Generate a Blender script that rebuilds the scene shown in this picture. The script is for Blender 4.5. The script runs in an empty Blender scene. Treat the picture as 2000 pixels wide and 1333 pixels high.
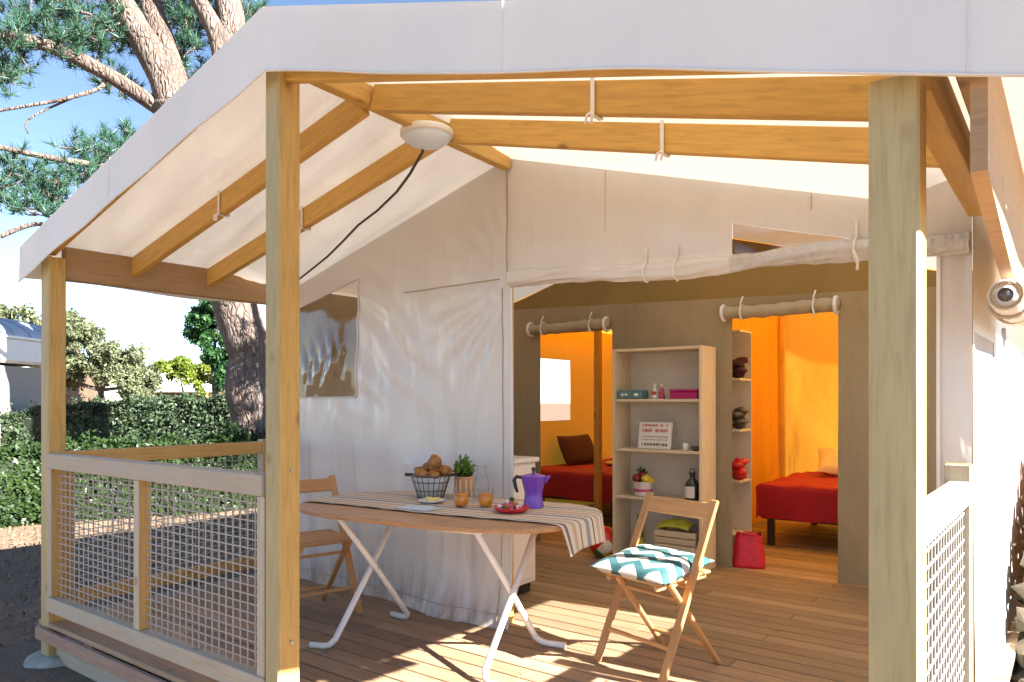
import bpy, bmesh, math, random
import numpy as np
from mathutils import Vector, Matrix, noise
random.seed(7); RNG = np.random.default_rng(7)
S = bpy.context.scene
COL = S.collection
R = math.radians

# ------------------------------------------------------------------ camera
cam_d = bpy.data.cameras.new('camera'); cam = bpy.data.objects.new('camera', cam_d); COL.objects.link(cam)
cam.location = (2.5134, -1.7669, 1.2509)
cam.rotation_euler = (math.pi/2 + 0.0012, 0, 0.6484)
cam_d.sensor_fit = 'HORIZONTAL'; cam_d.sensor_width = 36.0; cam_d.lens = 1454.98/2000*36
cam_d.shift_y = 115.36/2000
cam_d.clip_start = 0.05; cam_d.clip_end = 2000
S.camera = cam

# ------------------------------------------------------------------ sky, sun, exposure
SUN_EL = R(32.0); SUN_AZ = 0.11          # the sun stands beyond the right-hand side wall; SUN_AZ is measured from +X towards +Y
sdir = Vector((math.cos(SUN_EL)*math.cos(SUN_AZ), math.cos(SUN_EL)*math.sin(SUN_AZ), math.sin(SUN_EL)))
w = bpy.data.worlds.new('World'); S.world = w; w.use_nodes = True
nt = w.node_tree; bg = nt.nodes['Background']
sky = nt.nodes.new('ShaderNodeTexSky'); sky.sky_type = 'NISHITA'; sky.sun_disc = False
sky.sun_elevation = SUN_EL; sky.sun_rotation = math.atan2(sdir.x, sdir.y)
sky.air_density = 0.65; sky.dust_density = 0.0; sky.ozone_density = 0.6
nt.links.new(sky.outputs[0], bg.inputs[0]); bg.inputs[1].default_value = 0.05
sun_d = bpy.data.lights.new('sun', 'SUN'); sun_d.energy = 5.0; sun_d.angle = R(0.53); sun_d.color = (1.0, 0.95, 0.88)
sun = bpy.data.objects.new('sun', sun_d); COL.objects.link(sun)
sun.rotation_euler = sdir.to_track_quat('Z', 'Y').to_euler(); sun.location = (12, 2, 9)
S.view_settings.view_transform = 'Standard'; S.view_settings.look = 'None'
S.view_settings.exposure = 2.7; S.view_settings.gamma = 1.0; S.view_settings.use_curve_mapping = False
S.render.engine = 'CYCLES'
S.cycles.use_denoising = True
S.cycles.use_adaptive_sampling = True; S.cycles.adaptive_threshold = 0.03
S.cycles.max_bounces = 10; S.cycles.diffuse_bounces = 4; S.cycles.transparent_max_bounces = 16; S.cycles.transmission_bounces = 8
S.cycles.sample_clamp_indirect = 8.0
S.cycles.caustics_reflective = False; S.cycles.caustics_refractive = False

# ------------------------------------------------------------------ helpers
def wmat(o):
    m = Matrix.LocRotScale(o.location, o.rotation_euler, o.scale)
    return m if o.parent is None else wmat(o.parent) @ o.matrix_parent_inverse @ m
def par(child, parent):
    child.parent = parent; child.matrix_parent_inverse = wmat(parent).inverted(); return child
def tag(o, label=None, cat=None, group=None, kind=None):
    if label: o['label'] = label
    if cat: o['category'] = cat
    if group: o['group'] = group
    if kind: o['kind'] = kind
    return o
def empty(name, loc=(0, 0, 0), rz=0.0, label=None, cat=None, group=None):
    o = bpy.data.objects.new(name, None); o.empty_display_size = 0.1; COL.objects.link(o)
    o.location = loc; o.rotation_euler = (0, 0, rz)
    return tag(o, label, cat, group)
def add(name, mesh, mat, parent=None, local=False, smooth=False, loc=None):
    o = bpy.data.objects.new(name, mesh); COL.objects.link(o)
    if mat is not None and not mesh.materials: mesh.materials.append(mat)
    if loc is not None: o.location = loc
    if parent is not None:
        if local: o.parent = parent
        else: par(o, parent)
    if smooth: mesh.polygons.foreach_set('use_smooth', [True]*len(mesh.polygons))
    return o
class MB:
    """collects shapes into one mesh"""
    def __init__(s): s.v = []; s.f = []; s.uv = None
    def box(s, c, d, m=None, ch=0.0):
        hx, hy, hz = d[0]/2, d[1]/2, d[2]/2; c = Vector(c)
        b = len(s.v)
        if ch <= 0:
            pts = [Vector((x, y, z)) for z in (-hz, hz) for y in (-hy, hy) for x in (-hx, hx)]
            fs = [(0, 2, 3, 1), (4, 5, 7, 6), (0, 1, 5, 4), (2, 6, 7, 3), (0, 4, 6, 2), (1, 3, 7, 5)]
        else:
            ch = min(ch, hx*.9, hy*.9, hz*.9); pts = []; idx = {}
            for sx in (-1, 1):
                for sy in (-1, 1):
                    for sz in (-1, 1):
                        for a in range(3):
                            q = [sx*(hx-ch), sy*(hy-ch), sz*(hz-ch)]; q[a] = (sx*hx, sy*hy, sz*hz)[a]
                            idx[(sx, sy, sz, a)] = len(pts); pts.append(Vector(q))
            fs = []
            for a in range(3):
                o1, o2 = [k for k in range(3) if k != a]
                for sg in (-1, 1):
                    q = []
                    for (p1, p2) in ((-1, -1), (1, -1), (1, 1), (-1, 1)):
                        t = [0, 0, 0]; t[a] = sg; t[o1] = p1; t[o2] = p2; q.append(idx[(*t, a)])
                    fs.append(tuple(q))
            for a in range(3):
                o1, o2 = [k for k in range(3) if k != a]
                for s1 in (-1, 1):
                    for s2 in (-1, 1):
                        t0 = [0, 0, 0]; t1 = [0, 0, 0]
                        t0[a] = -1; t1[a] = 1; t0[o1] = t1[o1] = s1; t0[o2] = t1[o2] = s2
                        fs.append((idx[(*t0, o1)], idx[(*t1, o1)], idx[(*t1, o2)], idx[(*t0, o2)]))
            for sx in (-1, 1):
                for sy in (-1, 1):
                    for sz in (-1, 1): fs.append(tuple(idx[(sx, sy, sz, a)] for a in range(3)))
        for q in pts:
            q = (m @ q) if m is not None else q
            s.v.append(tuple(q + c))
        s.f += [tuple(i+b for i in f) for f in fs]
        return s
    def tube(s, pts, rad, n=10, cap=True, closed=False):
        pts = [Vector(p) for p in pts]; N = len(pts)
        if not hasattr(rad, '__len__'): rad = [rad]*N
        b = len(s.v); prev = None
        for i, p in enumerate(pts):
            if closed: t = pts[(i+1) % N] - pts[i-1]
            else: t = pts[min(i+1, N-1)] - pts[max(i-1, 0)]
            t.normalize()
            if prev is None:
                u = t.cross(Vector((0, 0, 1)));
                if u.length < 1e-3: u = t.cross(Vector((1, 0, 0)))
            else: u = prev - t*prev.dot(t)
            u.normalize(); prev = u; v = t.cross(u)
            for k in range(n):
                a = 2*math.pi*k/n
                s.v.append(tuple(p + (u*math.cos(a) + v*math.sin(a))*rad[i]))
        for i in range(N if closed else N-1):
            j = (i+1) % N
            for k in range(n):
                k2 = (k+1) % n
                s.f.append((b+i*n+k, b+i*n+k2, b+j*n+k2, b+j*n+k))
        if cap and not closed:
            s.f.append(tuple(b+k for k in reversed(range(n)))); s.f.append(tuple(b+(N-1)*n+k for k in range(n)))
        return s
    def lathe(s, prof, n=20, c=(0, 0, 0), sx=1, sy=1):
        b = len(s.v); M = len(prof)
        for r, z in prof:
            for k in range(n):
                a = 2*math.pi*k/n
                s.v.append((c[0]+r*math.cos(a)*sx, c[1]+r*math.sin(a)*sy, c[2]+z))
        for i in range(M-1):
            for k in range(n):
                k2 = (k+1) % n
                s.f.append((b+i*n+k, b+i*n+k2, b+(i+1)*n+k2, b+(i+1)*n+k))
        s.f.append(tuple(b+k for k in reversed(range(n)))); s.f.append(tuple(b+(M-1)*n+k for k in range(n)))
        return s
    def grid(s, fn, nu, nv, flip=False):
        b = len(s.v)
        for j in range(nv+1):
            for i in range(nu+1): s.v.append(tuple(fn(i/nu, j/nv)))
        for j in range(nv):
            for i in range(nu):
                q = (b+j*(nu+1)+i, b+j*(nu+1)+i+1, b+(j+1)*(nu+1)+i+1, b+(j+1)*(nu+1)+i)
                s.f.append(q[::-1] if flip else q)
        return s
    def blob(s, c, r, n=10, m=7, amp=0.0, seed=0, rot=None):
        b = len(s.v); c = Vector(c); rows = []
        for j in range(m+1):
            th = math.pi*j/m
            for k in range(n):
                a = 2*math.pi*k/n
                d = Vector((math.sin(th)*math.cos(a), math.sin(th)*math.sin(a), math.cos(th)))
                q = 1 + amp*noise.noise(d*1.7 + Vector((seed*3.1, seed*1.7, 0)))
                p = Vector((d.x*r[0]*q, d.y*r[1]*q, d.z*r[2]*q))
                if rot is not None: p = rot @ p
                s.v.append(tuple(c+p))
        for j in range(m):
            for k in range(n):
                k2 = (k+1) % n
                s.f.append((b+j*n+k, b+(j+1)*n+k, b+(j+1)*n+k2, b+j*n+k2))
        return s
    def mesh(s, name, weld=0.0):
        me = bpy.data.meshes.new(name); me.from_pydata(s.v, [], s.f)
        if weld > 0:
            bm = bmesh.new(); bm.from_mesh(me); bmesh.ops.remove_doubles(bm, verts=bm.verts, dist=weld)
            bm.to_mesh(me); bm.free()
        me.update(); return me
    def build(s, name, mat, parent=None, local=False, smooth=False, weld=0.0, loc=None):
        return add(name, s.mesh(name, weld), mat, parent, local, smooth, loc)
_boxcache = {}
def boxmesh(name, d, ch=0.004):
    k = (round(d[0], 4), round(d[1], 4), round(d[2], 4), ch)
    if k not in _boxcache: _boxcache[k] = MB().box((0, 0, 0), d, None, ch).mesh(name)
    return _boxcache[k]
def beam(name, a, b, wd, ht, mat, parent=None, ch=0.004, up=(0, 0, 1)):
    """timber from a to b; local X runs along the grain; wd across, ht upwards"""
    a = Vector(a); b = Vector(b); x = (b-a); L = x.length; x.normalize()
    u = Vector(up)
    if abs(x.dot(u)) > .98: u = Vector((0, 1, 0))
    y = u.cross(x).normalized(); z = x.cross(y)
    me = MB().box((0, 0, 0), (L, wd, ht), None, ch).mesh(name)
    o = bpy.data.objects.new(name, me); COL.objects.link(o); me.materials.append(mat)
    o.location = (a+b)/2; o.rotation_euler = Matrix((x, y, z)).transposed().to_euler()
    if parent is not None: par(o, parent)
    return o
def fbm(p, o=3):
    return noise.fractal(Vector(p), 1.0, 2.0, o)
def copy_tree(o, parent=None):
    c = o.copy(); COL.objects.link(c); c.parent = parent
    for ch in list(o.children): copy_tree(ch, c)
    return c

# ------------------------------------------------------------------ materials
class N:
    def __init__(s, name):
        s.m = bpy.data.materials.new(name); s.m.use_nodes = True; s.t = s.m.node_tree
        s.b = s.t.nodes['Principled BSDF']; s.out = s.t.nodes['Material Output']
    def n(s, ty, **kw):
        x = s.t.nodes.new('ShaderNode'+ty)
        for k, v in kw.items():
            if k in x.inputs.keys() and not hasattr(x, k): x.inputs[k].default_value = v
            elif hasattr(x, k): setattr(x, k, v)
            else: x.inputs[k.replace('_', ' ')].default_value = v
        return x
    def l(s, a, b): s.t.links.new(a, b)
    def coord(s, scale=(1, 1, 1), kind='Object', rand=True):
        tc = s.n('TexCoord'); mp = s.n('Mapping'); mp.inputs['Scale'].default_value = scale
        if rand:
            oi = s.n('ObjectInfo'); mu = s.n('Math', operation='MULTIPLY'); s.l(oi.outputs['Random'], mu.inputs[0]); mu.inputs[1].default_value = 37.0
            ad = s.n('VectorMath', operation='ADD'); s.l(tc.outputs[kind], ad.inputs[0]); s.l(mu.outputs[0], ad.inputs[1]); s.l(ad.outputs[0], mp.inputs['Vector'])
        else: s.l(tc.outputs[kind], mp.inputs['Vector'])
        return mp.outputs[0]
    def noise(s, vec, scale, detail=4, rough=.55, dist=0.0):
        x = s.n('TexNoise'); x.inputs['Scale'].default_value = scale; x.inputs['Detail'].default_value = detail
        x.inputs['Roughness'].default_value = rough; x.inputs['Distortion'].default_value = dist
        s.l(vec, x.inputs['Vector']); return x.outputs['Fac']
    def ramp(s, fac, stops, interp='LINEAR'):
        x = s.n('ValToRGB'); x.color_ramp.interpolation = interp; e = x.color_ramp.elements
        while len(e) > 1: e.remove(e[-1])
        e[0].position = stops[0][0]; e[0].color = (*stops[0][1], 1)
        for p, c in stops[1:]:
            q = e.new(p); q.color = (*c, 1)
        s.l(fac, x.inputs[0]); return x.outputs[0]
    def mix(s, fac, a, b, ty='MIX'):
        x = s.n('Mix', data_type='RGBA', blend_type=ty)
        for sock, v in ((x.inputs[0], fac), (x.inputs[6], a), (x.inputs[7], b)):
            if isinstance(v, (int, float)): sock.default_value = v
            elif isinstance(v, tuple): sock.default_value = (*v, 1)
            else: s.l(v, sock)
        return x.outputs[2]
    def bump(s, h, strength=.3, dist=.01):
        x = s.n('Bump'); x.inputs['Strength'].default_value = strength; x.inputs['Distance'].default_value = dist
        s.l(h, x.inputs['Height']); return x.outputs[0]
    def col(s, c): s.l(c, s.b.inputs['Base Color']) if not isinstance(c, tuple) else setattr(s.b.inputs['Base Color'], 'default_value', (*c, 1))
    def set(s, **kw):
        for k, v in kw.items(): s.b.inputs[k.replace('_', ' ')].default_value = v
        return s
def dim(c, k): return tuple(max(0, min(1, x*k)) for x in c)

def wood(name, c, dark=.62, rough=.6, knots=.5, grey=None, greyamt=.0, grain=1.0, outer=None, vary=.84):
    q = N(name); v = q.coord((1.1, 13, 13)); v2 = q.coord((1, 1, 1)); v3 = q.coord((.9, 5.5, 5.5)); v4 = q.coord((2.3, 3.6, 3.6))
    g = q.noise(v, 5*grain, 6, .6, .5)
    base = q.ramp(g, [(.28, dim(c, dark)), (.5, c), (.75, dim(c, 1.16))])
    big = q.noise(v2, 2.2, 3)
    base = q.mix(q.ramp(big, [(.35, (0, 0, 0)), (.7, (1, 1, 1))]), base, q.mix(.35, base, dim(c, .75)))
    if grey is not None:
        gm = q.ramp(q.noise(v3, 3.0, 5), [(.5-.45*greyamt, (0, 0, 0)), (.95-.55*greyamt, (1, 1, 1))])
        base = q.mix(gm, base, q.mix(.35, grey, base))
    if outer is not None:      # greyer front faces: weathering, with cool skylight put into the colour
        ge = q.n('NewGeometry'); sx = q.n('SeparateXYZ'); q.l(ge.outputs['True Normal'], sx.inputs[0])
        lt_ = q.n('Math', operation='LESS_THAN'); q.l(sx.outputs['Y'], lt_.inputs[0]); lt_.inputs[1].default_value = -.6
        oc = q.ramp(g, [(.28, dim(outer, .78)), (.5, outer), (.75, dim(outer, 1.12))])
        ol = q.mix(q.ramp(q.noise(v3, 2.0, 4), [(.4, (0, 0, 0)), (.7, (1, 1, 1))]), oc, q.mix(.5, oc, dim(outer, .8)))
        base = q.mix(lt_.outputs[0], base, ol)
    oi = q.n('ObjectInfo'); mr = q.n('MapRange'); q.l(oi.outputs['Random'], mr.inputs[0]); mr.inputs[3].default_value = vary; mr.inputs[4].default_value = 1.1
    cb = q.n('CombineColor'); [q.l(mr.outputs[0], cb.inputs[i]) for i in range(3)]
    base = q.mix(1.0, base, cb.outputs[0], 'MULTIPLY')
    if knots > 0:
        vo = q.n('TexVoronoi'); vo.inputs['Scale'].default_value = 1.7; q.l(v4, vo.inputs['Vector'])
        k = q.ramp(vo.outputs['Distance'], [(.07, (1, 1, 1)), (.10, (.4, .4, .4)), (.16, (0, 0, 0))])
        km = q.n('Math', operation='MULTIPLY'); q.l(k, km.inputs[0]); km.inputs[1].default_value = knots
        base = q.mix(km.outputs[0], base, dim(c, .28))
    q.col(base); q.set(Roughness=rough); q.b.inputs['Specular IOR Level'].default_value = .3
    q.l(q.bump(g, .35, .004), q.b.inputs['Normal'])
    return q.m
def canvas(name, c, trans=.3, tcol=None, rough=.5, spec=.3, wr=.25, scale=1.0, stretch=(1, 1, 1), dirt=.15, wdist=.02, grub=None):
    q = N(name); v = q.coord(stretch, rand=False)
    w1 = q.noise(v, 2.3*scale, 5, .55, .6); w2 = q.noise(v, 260, 2)
    d = q.noise(v, 1.1, 5, .6)
    base = q.mix(q.ramp(d, [(.35, (0, 0, 0)), (.75, (1, 1, 1))]), c, dim(c, 1-dirt))
    if grub is not None:       # splashed soil along the bottom hem
        sp = q.n('SeparateXYZ'); q.l(v, sp.inputs[0]); gz = q.n('MapRange'); q.l(sp.outputs['Z'], gz.inputs[0])
        gz.inputs[1].default_value = 0.0; gz.inputs[2].default_value = grub*stretch[2]; gz.inputs[3].default_value = 1.0; gz.inputs[4].default_value = 0.0
        gm = q.n('Math', operation='MULTIPLY'); q.l(gz.outputs[0], gm.inputs[0]); q.l(q.ramp(q.noise(v, 9, 5, .65), [(.35, (0, 0, 0)), (.7, (1, 1, 1))]), gm.inputs[1])
        base = q.mix(gm.outputs[0], base, dim((.34, .25, .17), 1))
    q.col(base); q.set(Roughness=rough); q.b.inputs['Specular IOR Level'].default_value = spec
    b1 = q.n('Bump'); b1.inputs['Strength'].default_value = wr; b1.inputs['Distance'].default_value = wdist; q.l(w1, b1.inputs['Height'])
    b2 = q.n('Bump'); b2.inputs['Strength'].default_value = .08; b2.inputs['Distance'].default_value = .001; q.l(w2, b2.inputs['Height']); q.l(b1.outputs[0], b2.inputs['Normal'])
    q.l(b2.outputs[0], q.b.inputs['Normal'])
    if trans > 0:
        t = q.n('BsdfTranslucent'); t.inputs['Color'].default_value = (*(tcol or c), 1); q.l(b2.outputs[0], t.inputs['Normal'])
        mx = q.n('MixShader'); mx.inputs[0].default_value = trans
        q.l(q.b.outputs[0], mx.inputs[1]); q.l(t.outputs[0], mx.inputs[2]); q.l(mx.outputs[0], q.out.inputs[0])
    return q.m
def plain(name, c, rough=.5, var=.12, metal=0.0, spec=.5, nscale=9, coat=0.0, bump=.1):
    q = N(name); v = q.coord()
    nn = q.noise(v, nscale, 4)
    q.col(q.mix(q.ramp(nn, [(.3, (0, 0, 0)), (.7, (1, 1, 1))]), dim(c, 1-var), dim(c, 1+var*.6)))
    q.set(Roughness=rough, Metallic=metal); q.b.inputs['Specular IOR Level'].default_value = spec; q.b.inputs['Coat Weight'].default_value = coat
    if bump: q.l(q.bump(nn, bump, .003), q.b.inputs['Normal'])
    return q.m
def vinyl(name, tint=(.9, .88, .85), base=.06, rough=.06, wr=.5):
    q = N(name); v = q.coord(rand=False)
    h = q.noise(v, 1.7, 2, .45, .5)
    nb = q.bump(h, wr, .06)
    tr = q.n('BsdfTransparent'); tr.inputs[0].default_value = (*tint, 1)
    gl = q.n('BsdfGlossy'); gl.inputs['Roughness'].default_value = rough; q.l(nb, gl.inputs['Normal'])
    lw = q.n('LayerWeight'); lw.inputs['Blend'].default_value = .5; q.l(nb, lw.inputs['Normal'])
    fr = q.n('Math', operation='POWER'); q.l(lw.outputs['Facing'], fr.inputs[0]); fr.inputs[1].default_value = 4.0
    ad = q.n('Math', operation='MULTIPLY_ADD', use_clamp=True); q.l(fr.outputs[0], ad.inputs[0]); ad.inputs[1].default_value = .9; ad.inputs[2].default_value = base
    mx = q.n('MixShader'); q.l(ad.outputs[0], mx.inputs[0]); q.l(tr.outputs[0], mx.inputs[1]); q.l(gl.outputs[0], mx.inputs[2]); q.l(mx.outputs[0], q.out.inputs[0])
    return q.m
def netmat(name, c=(.78, .76, .73), cover=.35):
    # fine insect net: threads cover more of what lies behind the flatter one looks along it
    q = N(name); lw = q.n('LayerWeight'); lw.inputs['Blend'].default_value = .5
    pw = q.n('Math', operation='POWER'); q.l(lw.outputs['Facing'], pw.inputs[0]); pw.inputs[1].default_value = 3.0
    ad = q.n('Math', operation='MULTIPLY_ADD', use_clamp=True); q.l(pw.outputs[0], ad.inputs[0]); ad.inputs[1].default_value = .6; ad.inputs[2].default_value = cover
    tr = q.n('BsdfTransparent'); mx = q.n('MixShader'); q.col(c); q.set(Roughness=.8)
    q.l(ad.outputs[0], mx.inputs[0]); q.l(tr.outputs[0], mx.inputs[1]); q.l(q.b.outputs[0], mx.inputs[2]); q.l(mx.outputs[0], q.out.inputs[0])
    return q.m
def leafmat(name, c1, c2, trans=.3, scale=3.0, rough=.45):
    q = N(name); v = q.coord(rand=False)
    nn = q.noise(v, scale, 3); n2 = q.noise(v, scale*14, 2)
    base = q.ramp(nn, [(.3, c1), (.7, c2)])
    base = q.mix(q.ramp(n2, [(.4, (0, 0, 0)), (.65, (1, 1, 1))]), base, q.mix(.5, base, dim(c2, 1.35)))
    q.col(base); q.set(Roughness=rough); q.b.inputs['Specular IOR Level'].default_value = .35
    t = q.n('BsdfTranslucent'); q.l(base, t.inputs[0]); mx = q.n('MixShader'); mx.inputs[0].default_value = trans
    q.l(q.b.outputs[0], mx.inputs[1]); q.l(t.outputs[0], mx.inputs[2]); q.l(mx.outputs[0], q.out.inputs[0])
    return q.m
def glassmat(name, c=(1, 1, 1), ior=1.45, rough=0.0):
    q = N(name); q.col(c); q.set(Roughness=rough, IOR=ior); q.b.inputs['Transmission Weight'].default_value = 1.0
    return q.m

M = {}
M['post'] = wood('treated_post_wood', (.57, .35, .11), .75, .65, .6, outer=(.48, .39, .195))
M['eave'] = wood('shaded_eave_pine', (.44, .275, .14), .75, .6, .6)  # browner than the rafter pine: shade under the eave put into the colour
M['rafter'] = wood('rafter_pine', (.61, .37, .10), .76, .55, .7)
M['rail'] = wood('weathered_rail_wood', (.52, .40, .25), .72, .7, .6, (.50, .46, .39), .7)
M['railin'] = wood('rail_pine', (.54, .31, .10), .72, .6, .5, outer=(.50, .44, .33))
M['edge'] = wood('deck_edge_wood', (.40, .265, .19), .72, .7, .4)
M['deck'] = wood('deck_board_wood', (.41, .27, .155), .52, .6, .5, (.38, .275, .185), .35, vary=.70)
M['beech'] = wood('chair_beech', (.56, .295, .12), .82, .42, .12)
M['table'] = wood('table_wood', (.46, .25, .12), .58, .4, .1)
M['shelf'] = wood('shelf_laminate', (.68, .54, .38), .9, .5, .0)
M['shelfin'] = plain('shelf_white_laminate', (.66, .60, .52), .5, .05)
M['bedwood'] = plain('dark_bed_wood', (.035, .02, .018), .5)
M['roof'] = canvas('roof_canvas', (.78, .765, .74), .13, (.92, .84, .72), .6, .2, .35, 1.0, (.8, 2.2, .8), .10, .03)
M['valance'] = canvas('valance_canvas', (.86, .83, .765), .06, (.80, .74, .62), .55, .25, .45, 1.4, (1.2, 1, .5), .12, .03)
M['wall'] = canvas('front_wall_pvc', (.69, .665, .64), .06, (.62, .52, .40), .22, .6, .45, .9, (1.8, 1, .45), .10, .05, grub=.30)
M['side'] = canvas('side_wall_canvas', (.84, .82, .79), .12, (.85, .70, .50), .5, .3, .3, 1.0, (1, 1, .5), .08)
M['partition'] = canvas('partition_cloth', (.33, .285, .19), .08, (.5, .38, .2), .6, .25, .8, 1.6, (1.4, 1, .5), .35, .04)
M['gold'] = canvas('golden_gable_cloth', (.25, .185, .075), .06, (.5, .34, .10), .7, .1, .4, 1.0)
M['orange'] = canvas('orange_cloth', (.82, .41, .05), .36, (1.0, .52, .05), .7, .1, .45, 1.0, (1, 1, .6), .1, .03)
M['flap'] = canvas('rolled_flap_cloth', (.50, .40, .27), .1, None, .6, .2, .5, 3.0)
M['tie'] = plain('white_webbing', (.78, .76, .73), .7, .05)
M['vinyl'] = vinyl('clear_vinyl', wr=.15)
M['vinyl_dark'] = vinyl('dark_tinted_vinyl', (.46, .33, .22), .06, .08, .5)
M['vinyl_brown'] = vinyl('tinted_vinyl', (.84, .72, .62), .07, .08, .10)
M['insect'] = netmat('added_insect_net', cover=.22)  # covers the side window opening that was added for the sun
M['mesh'] = plain('plastic_net', (.36, .335, .30), .5, .05)
M['metal_white'] = plain('white_painted_steel', (.80, .78, .75), .3, .03, 0, .5)
M['lamp'] = plain('lamp_opal_plastic', (.70, .82, .98), .3, .02)
M['black'] = plain('black_plastic', (.02, .02, .022), .4)
M['cable'] = plain('dark_cable', (.06, .045, .035), .5)
M['concrete'] = plain('concrete_pad', (.36, .33, .29), .9, .25, nscale=14, bump=.4)
M['steel'] = plain('galvanised_steel', (.45, .45, .45), .4, .1, .9)
M['cabinet'] = plain('white_cabinet', (.74, .70, .66), .4, .03)
M['ceramic'] = plain('white_ceramic', (.78, .77, .74), .2, .03)
M['pillow'] = plain('dark_purple_cloth', (.055, .012, .03), .8)
M['red'] = plain('red_cloth', (.33, .004, .022), .75, .12)
M['darkred'] = plain('crimson_cloth', (.30, .012, .04), .75, .12)
M['pinkpillow'] = plain('pale_pillow_cloth', (.62, .50, .40), .8)
M['purple'] = plain('purple_enamel', (.19, .05, .44), .35, .05, coat=.3)
M['bread'] = plain('bread_crust', (.36, .14, .028), .55, .65, nscale=26, bump=.5)
M['breadlight'] = plain('bread_crumb', (.72, .52, .26), .7, .2)
M['wire'] = plain('grey_wire', (.12, .11, .11), .35, .1, .6)
M['terracotta'] = plain('pale_terracotta', (.60, .31, .15), .6, .2)
M['juice'] = plain('orange_juice', (.90, .30, .005), .15, .08)
M['glass'] = vinyl('drinking_glass', (.97, .97, .97), .03, .02, .0)
M['reddish'] = plain('red_plastic', (.62, .02, .02), .25, .08)
M['butter'] = plain('pale_butter', (.80, .66, .22), .5, .1)
M['bluecloth'] = plain('pale_blue_napkin', (.52, .60, .66), .8, .1)
M['leaf'] = leafmat('plant_leaf', (.06, .14, .02), (.22, .32, .05), .3, 20)
M['leafdark'] = leafmat('plant_leaf_dark', (.02, .07, .015), (.05, .14, .03), .25, 20)
M['petalw'] = plain('white_petal', (.80, .72, .70), .6)
M['petalp'] = plain('pink_petal', (.50, .08, .22), .6)
M['teal'] = plain('teal_box', (.10, .22, .23), .5, .15)
M['magenta'] = plain('magenta_box', (.38, .008, .12), .45, .06)
M['paper'] = plain('white_card', (.74, .68, .62), .6, .03)
M['inkred'] = plain('red_ink', (.55, .07, .06), .6)
M['inkdark'] = plain('dark_ink', (.09, .08, .05), .6)
M['greenglass'] = plain('green_bottle', (.12, .20, .01), .12, .1, coat=.5)
M['darkglass'] = plain('dark_bottle', (.03, .03, .012), .12, .1, coat=.5)
M['lime'] = plain('lime_cloth', (.42, .40, .03), .7, .15)
M['fruitred'] = plain('dark_red_fruit', (.22, .008, .012), .35)
M['fruityel'] = plain('yellow_fruit', (.70, .50, .03), .35)
M['bagpink'] = plain('pink_bag', (.66, .015, .045), .5, .25, nscale=22)
M['stone'] = plain('dry_stone', (.085, .068, .042), .9, .3, nscale=12, bump=.6)
M['brick'] = plain('pink_brick', (.22, .11, .085), .9, .2, nscale=16, bump=.4)
M['render'] = plain('pale_render', (.30, .27, .235), .8, .08)
M['bluegrey'] = plain('bluegrey_roof', (.34, .38, .45), .5, .12)
M['whiteroof'] = canvas('far_white_canvas', (.85, .84, .82), .0, None, .6, .2)
M['darkwood'] = plain('brown_hut_wood', (.12, .08, .05), .7, .3)
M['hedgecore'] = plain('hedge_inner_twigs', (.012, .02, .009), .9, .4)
M['hedge'] = leafmat('hedge_leaf', (.010, .026, .008), (.032, .060, .014), .2, 2.5)
M['hedge2'] = leafmat('far_hedge_leaf', (.022, .042, .022), (.065, .095, .045), .2, 2.0)
M['olive'] = leafmat('olive_leaf', (.09, .11, .055), (.18, .20, .11), .25, .7)
M['limeleaf'] = leafmat('lime_leaf', (.08, .12, .012), (.17, .22, .03), .3, 1.0)
M['needle'] = leafmat('pine_needle', (.025, .075, .048), (.06, .14, .085), .25, 2.2, .4)
M['needle2'] = leafmat('far_pine_needle', (.02, .065, .022), (.045, .12, .035), .25, 1.4, .4)
def bark(name):
    q = N(name); v = q.coord((1, 1, .32), rand=False)
    vo = q.n('TexVoronoi'); vo.feature = 'DISTANCE_TO_EDGE'; vo.inputs['Scale'].default_value = 15; 
    nd = q.n('TexNoise'); nd.inputs['Scale'].default_value = 5; q.l(v, nd.inputs['Vector'])
    ad = q.n('VectorMath', operation='MULTIPLY_ADD'); q.l(nd.outputs['Color'], ad.inputs[0]); ad.inputs[1].default_value = (.25, .25, .25); q.l(v, ad.inputs[2])
    q.l(ad.outputs[0], vo.inputs['Vector'])
    nn = q.noise(v, 4, 5)
    n5 = q.noise(v, 17, 4)
    base = q.ramp(nn, [(.3, (.08, .06, .05)), (.5, (.145, .112, .092)), (.72, (.235, .195, .165))])
    base = q.mix(q.ramp(n5, [(.4, (0, 0, 0)), (.65, (1, 1, 1))]), base, q.mix(.5, base, (.16, .10, .075)))
    crack = q.ramp(vo.outputs['Distance'], [(.0, (.75, .75, .75)), (.05, (0, 0, 0))])
    q.col(q.mix(crack, base, (.10, .06, .045))); q.set(Roughness=.9)
    q.l(q.bump(q.ramp(vo.outputs['Distance'], [(0, (0, 0, 0)), (.2, (1, 1, 1))]), .8, .04), q.b.inputs['Normal'])
    return q.m
M['bark'] = bark('pine_bark')
def ground_mat():
    q = N('ground_litter'); v = q.coord(rand=False)
    n1 = q.noise(v, .7, 6, .6); n2 = q.noise(v, 9, 6, .65); n3 = q.noise(v, 60, 3)
    c = q.ramp(n1, [(.35, (.12, .075, .048)), (.55, (.19, .125, .08)), (.72, (.24, .175, .11))])
    c = q.mix(q.ramp(n2, [(.4, (0, 0, 0)), (.62, (1, 1, 1))]), c, q.mix(.6, c, (.13, .085, .06)))
    c = q.mix(q.ramp(n3, [(.5, (0, 0, 0)), (.7, (.6, .6, .6))]), c, (.28, .21, .14))
    q.col(c); q.set(Roughness=.95); q.l(q.bump(n2, .7, .04), q.b.inputs['Normal'])
    return q.m
M['ground'] = ground_mat()

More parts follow.
